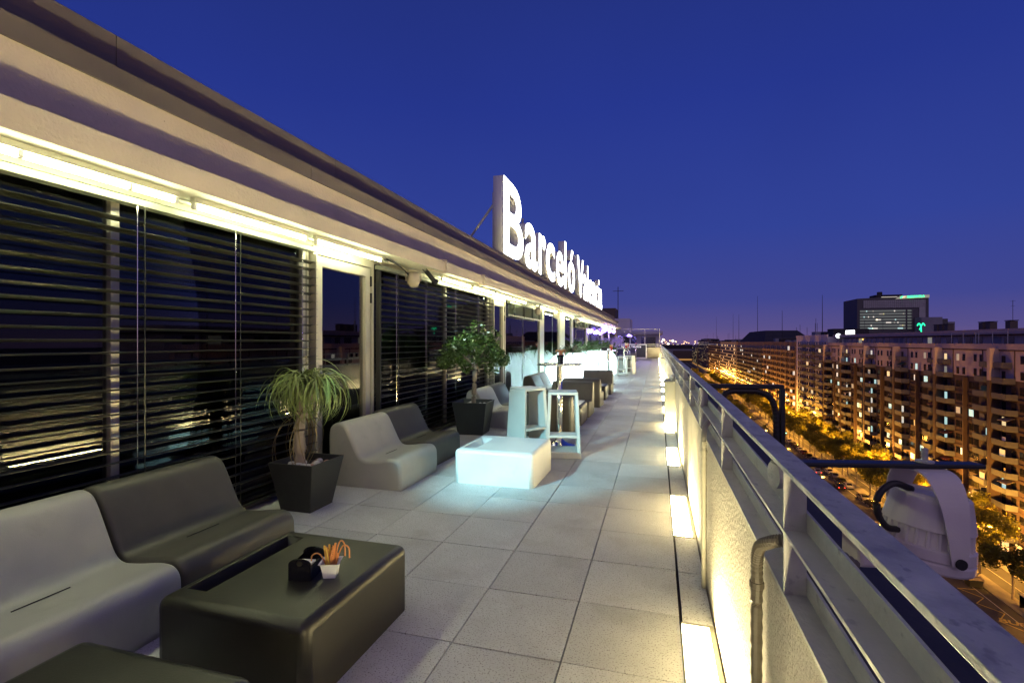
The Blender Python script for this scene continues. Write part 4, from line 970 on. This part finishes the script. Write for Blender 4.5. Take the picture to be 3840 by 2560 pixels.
for pts in ([(0, 0, 0), (0, .1, 1.6)], [(0, .1, 1.6), (0, -.8, 2.4), (0, -1.5, 2.2), (0, -1.9, 1.8)], [(0, .1, 1.6), (0, .9, 2.4), (0, 1.7, 2.3), (0, 2.1, 1.9)], [(0, -.9, 0), (0, 0, 0)], [(0, .1, 1.6), (0, .5, 1.1), (0, .9, .8)]): MB().tube(crom(pts, 4), .14, 6).build('neon_tube', 'green_neon', ns)

# ---- the other houses of the far side
def block(label, y0, y1, x, ztop, m, style, depth=16, litp=.06, roof=None, ground=True):
    b = T('apartment_building', label, 'building', (x, y0, G), 0, 'buildings along the far side of the avenue'); L_ = y1-y0; h = ztop-G
    MB().box(0, depth, .1, L_-.1, 0, h).build('wall', m, b); dk = MB(); lt = MB(); bal = MB(); n = int((h-4.2)/2.95)
    for k in range(n):
        z = h-1.3-2.95*(k+1)+.9; y = 1.5; j = 0
        while y < L_-2.5:
            w = {'strip': 2.6, 'loggia': 3.4, 'slot': .8, 'office': 2.9}[style]; hh = {'strip': 1.4, 'loggia': 2.1, 'slot': 1.5, 'office': 1.5}[style]
            t = lt if rnd.random() < litp else dk
            t.box(-.05, .06, y, y+w, z, z+hh); y += w+{'strip': .9, 'loggia': 1.6, 'slot': 1.3, 'office': .25}[style]
        if style in ('strip', 'loggia'):
            y = 2.0
            while y < L_-7:
                w = 6.5 if style == 'loggia' else 9; bal.box(-1.35, -.06, y, y+w, z-1.0, z-.80).box(-1.35, -1.25, y, y+w, z-.80, z+.15).box(-1.25, -.06, y, y+.1, z-.80, z+.15).box(-1.25, -.06, y+w-.1, y+w, z-.8, z+.15); y += w+4.2
        else: bal.box(-.10, -.06, .2, L_-.2, z-.35, z-.12)
    dk.build('window', 'win_dark', b, kind='stuff')
    if lt.v: lt.build('lit_window', rnd.choice(('win_warm', 'win_amber', 'win_white')), b, kind='stuff')
    bal.build('balcony', 'balcony_grey' if style == 'strip' else m, b, kind='stuff')
    sf = MB(); y = 1
    while y < L_-5: sf.box(-.08, .06, y, y+3.6, .3, 2.9); y += 4.4
    sf.build('shopfront', 'win_amber' if rnd.random() < .8 else 'win_dark', b, kind='stuff')
    MB().box(-.15, .3, 0, L_, h, h+.9).build('parapet', m, b)
    if roof == 'hip': MB().add([(1, 2, h+.02), (depth, 2, h+.02), (depth, L_-2, h+.02), (1, L_-2, h+.02), (6, 26, h+8.5), (depth-5, 26, h+8.5), (depth-5, L_-24, h+8.5), (6, L_-24, h+8.5)], [(4, 5, 6, 7), (0, 1, 5, 4), (1, 2, 6, 5), (2, 3, 7, 6), (3, 0, 4, 7)]).build('hip_roof', 'roof_dark', b)
    else:
        y = 3
        while y < L_-8:
            w = rnd.uniform(3, 8); MB().box(3, depth-3, y, y+w, h+.01, h+rnd.uniform(1.8, 3.4)).build('stair_head', rnd.choice((m, 'roof_dark', 'bldg_grey')), b); y += w+rnd.uniform(3, 11)
    for i in range(3):
        yy = rnd.uniform(4, L_-4); MB().tube([(6, yy, h), (6, yy, h+rnd.uniform(6, 10))], .08, 4).build('antenna', 'iron', b)
    return b
wb_ = block('pale corner building with a tall column of white-framed windows', 221.5, 267, 63.6, 3.2, 'bldg_cream', 'strip', 18, .05)
wc = MB(); wd = MB()
for k in range(12):
    z = 36.0-2.95*(k+1)
    if k == 2: continue
    wc.box(-.10, -.061, 10.2, 18.2, z-.1, z+2.6)
    for j in range(3):
        for r_ in range(2): wd.box(-.14, -.101, 10.6+j*2.55, 12.75+j*2.55, z+.05+r_*1.25, z+1.15+r_*1.25)
wc.build('stair_window_frame', 'win_frame', wb_); wd.build('stair_window', 'win_dark', wb_, kind='stuff')
block('tan apartment building with glazed bays, second past the brown block', 267.5, 342, 63.4, .3, 'bldg_tan', 'loggia', 16, .05)
block('beige apartment building under a dark hipped roof', 342.5, 453, 63.4, .2, 'bldg_beige', 'strip', 30, .05, 'hip')
block('grey office building with rows of lit glass', 453.5, 561, 63.0, .2, 'bldg_grey', 'office', 16, .12)
block('dark apartment building with loggias beyond the grey offices', 561.5, 689, 63.4, .0, 'bldg_dark', 'loggia', 16, .07)
block('brown apartment building near the end of the avenue', 689.5, 863, 63.4, 2.5, 'bldg_tan', 'slot', 16, .06)
block('lower building at the far end of the avenue', 863.5, 985, 62, -7.5, 'bldg_beige', 'strip', 16, .12)
# masts
for i, (x, y, h) in enumerate(((70, 400, 46), (72, 258, 30), (75, 560, 40), (80, 760, 48), (70, 325, 26), (69, 480, 34))):
    tag(MB().tube([(x, y, 0), (x, y, h*.75)], [.22, .08], 5).build('radio_mast', 'iron'), 'thin radio mast on the roofs, %s from the brown block' % ordn(i), 'mast', 'radio masts')
# ---- office tower
tw = T('office_tower', 'dark office tower with banded windows and a green lit roof sign', 'building', (109.7, 330, G))
def TW(mb, n, m, **kw):
    o = mb.build(n, m, tw, **kw); o.location = (-109.7, -330, -G); return o
TW(MB().box(109.7, 144, 330, 352, G, 25.8), 'body', 'tower_dark'); TW(MB().prism([(109.7, 25.8), (144, 25.8), (144, 27.3)], 'y', 330, 352), 'sloped_top', 'tower_dark')
TW(MB().box(112.7, 142.4, 329.7, 329.95, 20.4, 24.6), 'curtain_wall', 'tower_glass'); TW(MB().box(139.5, 142.4, 329.7, 329.95, 14.6, 20.4), 'curtain_wall', 'tower_glass')
gl = MB()
for i in range(1, 30): gl.box(112.7+i, 112.75+i, 329.62, 329.69, 20.4, 24.6)
for i in range(1, 5): gl.box(112.7, 142.4, 329.62, 329.69, 20.4+i*.84, 20.45+i*.84)
TW(gl, 'glazing_bar', 'tower_dark')
for k in range(7):
    z = 18.1-k*1.62; TW(MB().box(111, 133, 329.6, 329.95, z, z+.95), 'window_band', 'tower_win'); TW(MB().box(134, 136, 329.6, 329.95, z, z+.95), 'window_band', 'tower_win')
    for j in range(3):
        x = rnd.uniform(112, 132); w = rnd.choice((.5, .6, 2.5)); TW(MB().box(x, x+w, 329.45, 329.59, z+.1, z+.75), 'lit_window', rnd.choice(('win_cool', 'win_white', 'win_dim')))
TW(MB().box(137.2, 146.7, 322, 329.5, G, 14.5), 'annex', 'bldg_grey')
TW(MB().add([(128.2, 329.4, 25.1), (144.1, 329.4, 25.6), (144.1, 329.4, 27.2), (130.4, 329.4, 26.8), (128.2, 329.9, 25.1), (144.1, 329.9, 25.6), (144.1, 329.9, 27.2), (130.4, 329.9, 26.8)], [(0, 1, 2, 3), (4, 7, 6, 5), (0, 4, 5, 1), (1, 5, 6, 2), (2, 6, 7, 3), (3, 7, 4, 0)]), 'sign_board', 'win_dim')
o = O('sign_lettering', text_mesh('IBERDROLA', 1.55, .02, .03, ('green_neon',)), tw, (133.6-109.7, -.9, 25.72-G)); o.rotation_euler = (R(90), R(-2), 0)
for i, (cx, m_) in enumerate(((131.0, 'green_neon'), (131.9, 'win_white'), (132.6, 'win_warm'))): TW(MB().tube(crom([(cx-.5, 329.25, 25.6+.1*i), (cx, 329.25, 26.3), (cx+.55, 329.25, 26.55)], 4), .20, 6), 'sign_logo', m_)
TW(MB().box(121, 134, 336, 345, 25.8, 28.2), 'plant_room', 'roof_dark'); TW(MB().box(122.6, 124.6, 337, 339, 28.2, 30), 'plant_room', 'roof_dark'); TW(MB().box(121.5, 129, 329.3, 330, 26.3, 26.5), 'roof_light_strip', 'win_white')
t2 = T('office_block', 'dark block with a few purple lit windows behind the roofs', 'building', (147, 330, G))
MB().box(0, 5.8, 0, 12, 0, 52.5).build('body', 'tower_dark', t2); MB().box(5.9, 9, 0, 8, 0, 50.8).build('side_wing', 'bldg_grey', t2)
for i, (z, m_) in enumerate(((51, 'purple_strip'), (50, 'win_warm'), (49.3, 'win_amber'))): MB().box(.1, 1.7-.3*i, -.1, -.02, z, z+.5).build('lit_window', m_, t2)
# ---- neighbours beyond the terrace end
nb_ = T('neighbour_penthouse', 'pale rooftop penthouse with dark openings beyond the end wall', 'building', (-8, 50, G))
def NB(mb, n, m): o = mb.build(n, m, nb_); o.location = (8, -50, -G); return o
NB(MB().box(-16, .3, 50, 66, G, .35), 'body', 'bldg_cream'); NB(MB().box(-16, .25, 56, 66, .351, 2.2), 'upper_floor', 'bldg_cream'); NB(MB().box(-16.3, .55, 55, 66.3, 2.2, 2.5), 'roof_slab', 'bldg_cream')
for a, b in ((-6.2, -4.4), (-3.9, -2.2), (-1.7, -.2)): NB(MB().box(a, b, 55.9, 56.02, .4, 1.9), 'opening', 'win_dark')
NB(MB().box(-9, -3.0, 58, 64, 2.5, 4.0), 'stair_head', 'bldg_cream'); NB(MB().box(-6.5, -4.6, 58, 62, 4.0, 5.2), 'plant_room', 'bldg_dark')
NB(MB().tube([(-4.3, 58, 4), (-4.3, 58, 7.6)], .04, 5).box(-4.9, -3.7, 57.98, 58.02, 7.1, 7.15), 'antenna', 'iron')
lb = [(Vector((rnd.uniform(-4.4, -3.4), 57+rnd.uniform(-.6, .6), rnd.uniform(4.1, 5.6))), .45) for i in range(8)]
fh = T('far_houses', 'dark low houses along the near side of the avenue past the terrace', 'building', (-20, 70, G)); MB().box(0, 22.5, 0, 900, 0, 30).build('body', 'bldg_beige', fh); MB().box(-.2, 22.7, 0, 900, 30, 30.8).build('parapet', 'bldg_grey', fh)

# ---- street furniture
def street_lamp():
    s = T('street_lamp', 'x', 'street lamp', group='double-headed street lamps'); MB().tube([(0, 0, 0), (0, 0, 7.6)], [.09, .05], 8).build('pole', 'iron', s)
    MB().tube(crom([(-1.0, 0, 7.35), (-.5, 0, 7.55), (0, 0, 7.5), (.5, 0, 7.55), (1.0, 0, 7.35)], 4), .035, 6).build('arm', 'iron', s)
    for a in (-1, 1): h = MB().lathe([(.02, .16), (.20, .10), (.26, 0), (.02, -.0)], 12, (a*1.05, 0, 7.28)).build('lamp_head', 'iron', s); MB().sphere((a*1.05, 0, 7.12), .36, 12, 8, .7).build('globe', 'street_globe', h)
    return s
sl0 = street_lamp(); LY = [59+25*i for i in range(25)]
for i, y in enumerate(LY):
    lab = 'double-headed street lamp before the far houses, %s along the row' % ordn(i)
    if i == 0: o = sl0; o.location = (57.5, y, G); o['label'] = lab
    else: o = dup(sl0, (57.5+rnd.uniform(-.3, .3), y, G), label=lab)
    light('sodium_glow', 'POINT', (-.9, 0, 7.6), 14000 if i < 13 else 8000, (1, .43, .055), o, shadow_soft_size=.45)
sl1 = [(37.7, 105+33*i) for i in range(17)]
for i, (x, y) in enumerate(sl1):
    o = dup(sl0, (x, y, G), R(0), 'double-headed street lamp on the median strip, %s along the row' % ordn(i))
    for k in list(o.children):
        if k.type == 'LIGHT': bpy.data.objects.remove(k)
    light('sodium_glow', 'POINT', (0, 0, 6.9), 2600, (1, .43, .055), o, shadow_soft_size=.45)

# ---- street trees
def tree_proto(seed, hgt, rad, m, nl):
    global rnd
    keep = rnd; rnd = random.Random(seed)
    t = T('street_tree', 'x', 'tree', group='street trees'); th = hgt*.42
    MB().tube(crom([(0, 0, 0), (.06, .03, th*.5), (.0, 0, th), (.1, 0, hgt*.62)], 4), [.16, .155, .15, .145, .14, .135, .13, .125, .12, .10, .09, .07, .05], 8).build('trunk', 'bark_grey', t, smooth=True)
    lo = []
    for i in range(16):
        a = rnd.uniform(0, 6.28); r = rad*math.sqrt(rnd.random())*.78; z = hgt*.66+rnd.uniform(-.2, .26)*hgt; lo.append((Vector((r*math.cos(a), r*math.sin(a), z)), rad*rnd.uniform(.26, .42)))
    for i in range(6): e = lo[i][0]; MB().tube([(0, 0, th*.95), tuple(e*.55+Vector((0, 0, th*.42))), tuple(e)], [.07, .05, .02], 5).build('limb', 'bark_grey', t)
    def fp():
        c_, r = rnd.choice(lo); d = Vector((rnd.gauss(0, 1), rnd.gauss(0, 1), rnd.gauss(0, .8))).normalized(); return c_+d*r*rnd.random()**.45, d
    O('crown', leaf_mesh(nl, fp, .26, 'crown', (m,)), t, kind='stuff'); rnd = keep; return t
protos = [tree_proto(1, 9.0, 3.6, 'street_leaf', 4000), tree_proto(2, 8.2, 3.4, 'street_leaf_dark', 3600), tree_proto(3, 9.6, 3.9, 'street_leaf', 4300), tree_proto(4, 8.0, 3.3, 'street_leaf', 3400)]
used = set(); spots = [(53.2, 68, 0), (53.0, 77, 3), (53.2, 87, 2), (53.4, 105.4, 2), (52.8, 96, 1), (59.8, 99, 3)]
y = 113
while y < 560:
    spots.append((53.1+rnd.uniform(-.4, .4), y+rnd.uniform(-1.5, 1.5), rnd.randrange(4))); y += 6.6 if y < 260 else 9.5
y = 120
while y < 400: spots.append((59.6+rnd.uniform(-.5, .5), y+rnd.uniform(-2, 2), rnd.randrange(4))); y += 15
y = 250
while y < 600: spots.append((37.7, y, rnd.randrange(4))); y += 16
row = {}
for i, (x, y, k) in enumerate(spots):
    rn = 'beside the parked cars' if x < 54.5 and x > 45 else 'on the pavement by the shops' if x > 54.5 else 'on the median strip'
    row[rn] = row.get(rn, -1)+1; lab = 'leafy street tree %s, %s along the avenue' % (rn, ordn(row[rn]))
    if k in used: o = dup(protos[k], (x, y, G), rnd.uniform(0, 6.28), lab)
    else: o = protos[k]; used.add(k); o.location = (x, y, G); o['label'] = lab
    s_ = rnd.uniform(1.0, 1.25); o.scale = (s_, s_, s_*rnd.uniform(.92, 1.05))
def palm():
    t = T('date_palm', 'x', 'palm tree', group='date palms on the median'); MB().tube([(0, 0, 0), (.1, 0, 3), (.05, 0, 6.5)], [.28, .24, .22], 8).build('trunk', 'bark_grey', t)
    mb = MB()
    for i in range(34):
        a = rnd.uniform(0, 6.28); q = Vector((0, 0, 6.4)); ang = R(rnd.uniform(-10, 75)); pv = None
        for k in range(8):
            d = Vector((math.cos(a)*math.cos(ang), math.sin(a)*math.cos(ang), math.sin(ang))); q2 = q+d*.36; sd = Vector((-math.sin(a), math.cos(a), -.35)); w = .34*(1-k/8)+.08
            for s_ in (-1, 1): mb.add([q, q2, q2+Vector((sd.x*s_*w, sd.y*s_*w, sd.z*w*1.0))+d*.18], [(0, 1, 2)])
            q = q2; ang -= R(13)
    mb.build('crown', 'street_leaf_dark', t, kind='stuff'); return t
p0 = palm()
for i, (x, y) in enumerate(((41.5, 196), (40.5, 215), (38, 150), (38, 172), (38.2, 236), (26, 120))):
    lab = 'date palm on the median of the avenue, %s one' % ordn(i)
    if i == 0: p0.location = (x, y, G); p0['label'] = lab
    else: dup(p0, (x, y, G), rnd.uniform(0, 6), lab)

# ---- cars
def car(paint):
    t = T('parked_car', 'x', 'car', group='cars on the avenue'); w = .86
    side = [(-2.1, .32), (-2.12, .62), (-1.95, .82), (-1.2, .92), (-.55, 1.38), (.75, 1.42), (1.5, .98), (2.05, .90), (2.12, .60), (2.08, .32)]
    MB().prism(side, 'x', -w, w).build('body', paint, t, bevel=.09, seg=2)
    g = MB(); g.prism([(-1.12, .94), (-.55, 1.33), (.72, 1.37), (1.38, .98)], 'x', -w-.012, -w+.03).prism([(-1.12, .94), (-.55, 1.33), (.72, 1.37), (1.38, .98)], 'x', w-.03, w+.012); g.build('side_glass', 'win_dark', t)
    MB().add([(-.68, -1.16, .955), (.68, -1.16, .955), (.60, -.62, 1.355), (-.60, -.62, 1.355)], [(0, 1, 2, 3)]).build('windscreen', 'win_dark', t); MB().add([(-.68, 1.44, 1.03), (.68, 1.44, 1.03), (.60, .82, 1.405), (-.60, .82, 1.405)], [(3, 2, 1, 0)]).build('rear_window', 'win_dark', t)
    for x in (-.78, .78):
        for y in (-1.3, 1.3): MB().tube([(x-.1, y, .31), (x+.1, y, .31)], .31, 14).build('wheel', 'tyre', t)
        MB().box(x*.8-.16, x*.8+.16, -2.14, -2.06, .60, .74).build('headlight', 'paper', t); MB().box(x*.85-.12, x*.85+.12, 2.04, 2.13, .66, .82).build('tail_light', 'car_paint3', t)
    return t
cp = [car('car_paint%d' % i) for i in range(5)]; uc = set()
names = ('pale', 'black', 'grey', 'dark red', 'navy'); cnt = {}
cars = [(50.0, 99+5.3*i+rnd.uniform(-.3, .3), [1, 0, 0, 1, 2, 1, 0, 4, 1, 2, 3, 0, 1, 2, 0, 1, 0, 2, 1, 3, 0, 1][i % 22], R(rnd.uniform(-2, 2))) for i in range(1, 24) if i not in (1, 10)]
cars += [(46.5, 172, 0, 0), (47.6, 156, 1, 0), (44, 210, 2, 0), (46, 246, 0, 0), (43.5, 282, 1, 0), (46, 320, 3, 0), (33, 190, 0, 0), (30, 240, 2, 0)]
for i, (x, y, k, rz) in enumerate(cars):
    mv = x < 48.5; key = (names[k], mv); cnt[key] = cnt.get(key, -1)+1
    lab = '%s car %s, %s of its colour along the row' % (names[k], 'driving on the avenue' if mv else 'parked beside the street trees', ordn(cnt[key]))
    if k in uc: o = dup(cp[k], (x, y, G), math.pi+rz, lab)
    else: uc.add(k); o = cp[k]; o.location = (x, y, G); o.rotation_euler.z = math.pi+rz; o['label'] = lab
    if mv:
        for c_ in o.children:
            if c_.name.startswith('tail_light') or c_.name.startswith('headlight'):
                key2 = (c_.data.name, 'mv')
                if key2 not in KIDS: me = c_.data.copy(); me.materials[0] = M['red_light' if c_.name.startswith('tail') else 'white_lamp']; KIDS[key2] = me
                c_.data = KIDS[key2]
for i, (x, y) in enumerate(((49.6, 99.6), (49.5, 102.8))):
    b = T('waste_container', ('large street waste container with a pale curved lid, nearer one', 'large street waste container with a curved lid, behind the first')[i], 'waste container', (x, y, G), R(4), 'waste containers at the kerb')
    MB().add([(-.9, -.6, .15), (.9, -.6, .15), (.9, .6, .15), (-.9, .6, .15), (-1, -.7, 1.3), (1, -.7, 1.3), (1, .7, 1.3), (-1, .7, 1.3)], [(0, 3, 2, 1), (4, 5, 6, 7), (0, 1, 5, 4), (1, 2, 6, 5), (2, 3, 7, 6), (3, 0, 4, 7)]).build('bin', 'bin_dark', b, bevel=.03)
    MB().prism([(-.78, 1.31)]+[(.78*math.cos(math.pi-a), 1.31+.42*math.sin(a)) for a in [j*math.pi/8 for j in range(1, 8)]]+[(.78, 1.31)], 'x', -1.05, 1.05).build('lid', 'bin_lid', b)
    for x_ in (-.7, .7): MB().tube([(x_-.05, 0, .15), (x_+.05, 0, .15)], .15, 10).build('wheel', 'tyre', b)
bs = T('bus_shelter', 'small glass bus shelter on the pavement beside the zigzag marking', 'bus shelter', (52.3, 91, G+.12))
MB().box(-.7, .8, -1.8, 1.8, 2.3, 2.42).build('roof', 'bldg_grey', bs, bevel=.03)
for y in (-1.7, 1.7): MB().tube([(.7, y, 0), (.7, y, 2.3)], .05, 8).build('post', 'iron', bs); MB().box(-.5, .7, y-.02, y+.02, .3, 2.1).build('side_pane', 'glass_clear', bs)
MB().box(.68, .72, -1.65, 1.65, .3, 2.1).build('back_pane', 'glass_clear', bs); MB().box(.2, .6, -1.3, 1.3, .42, .48).build('bench', 'iron', bs)
for i, (x, y) in enumerate(((47.8, 232), (47.5, 226), (39.5, 300), (40, 262), (38.9, 345))):
    t = T('traffic_light', 'street traffic light showing green, %s from the palms' % ordn(i), 'traffic light', (x+2.6, y, G), group='traffic lights on the avenue')
    MB().tube([(0, 0, 0), (0, 0, 3.4)], .06, 6).build('pole', 'iron', t); MB().box(-.17, .17, -.14, .14, 2.7, 3.7).build('housing', 'black_matte', t, bevel=.02)
    for k, z in enumerate((2.9, 3.2, 3.5)): MB().sphere((0, -.13, z), .17 if k == 0 else .1).build('lens', 'traffic_green' if k == 0 else 'black_gloss', t)
# far lights of the port at the end of the avenue
fars = []
for i in range(46):
    x = rnd.uniform(-8, 120) if i > 14 else rnd.uniform(6, 45); z = rnd.uniform(-14, 2) if i > 14 else rnd.uniform(-12, 6); y = rnd.uniform(1150, 1500); r = rnd.choice((.9, 1.2, 1.6, 2.6)) if i < 15 else rnd.choice((.7, .9, 1.2))
    fars.append((x/y, x, y, z, r, rnd.choice(('far_light', 'far_light', 'far_light_white'))))
for i, (_q, x, y, z, r, fm_) in enumerate(sorted(fars)):
    t = T('harbour_light', '%s far light on the horizon at the end of the avenue, %s from the left' % ('white' if fm_.endswith('white') else 'orange', ordn(i)), 'light', (x, y, G), group='far lights on the horizon')
    MB().sphere((0, 0, z-G), r, 8, 6).build('globe', fm_, t); MB().tube([(0, 0, 0), (0, 0, z-G)], .3, 5).build('mast', 'iron', t)
for i in range(7):
    y = 1010+i*28; t = T('far_warehouse', 'low far warehouse at the end of the avenue, %s from the camera' % ordn(i), 'building', (rnd.uniform(5, 30), y, G), group='far warehouses'); MB().box(0, 60, 0, 20, 0, rnd.uniform(16, 34)).build('body', rnd.choice(('bldg_dark', 'bldg_grey', 'roof_dark')), t)
    MB().box(2, 58, -.3, -.02, 4, 7).build('lit_window', 'win_amber', t)
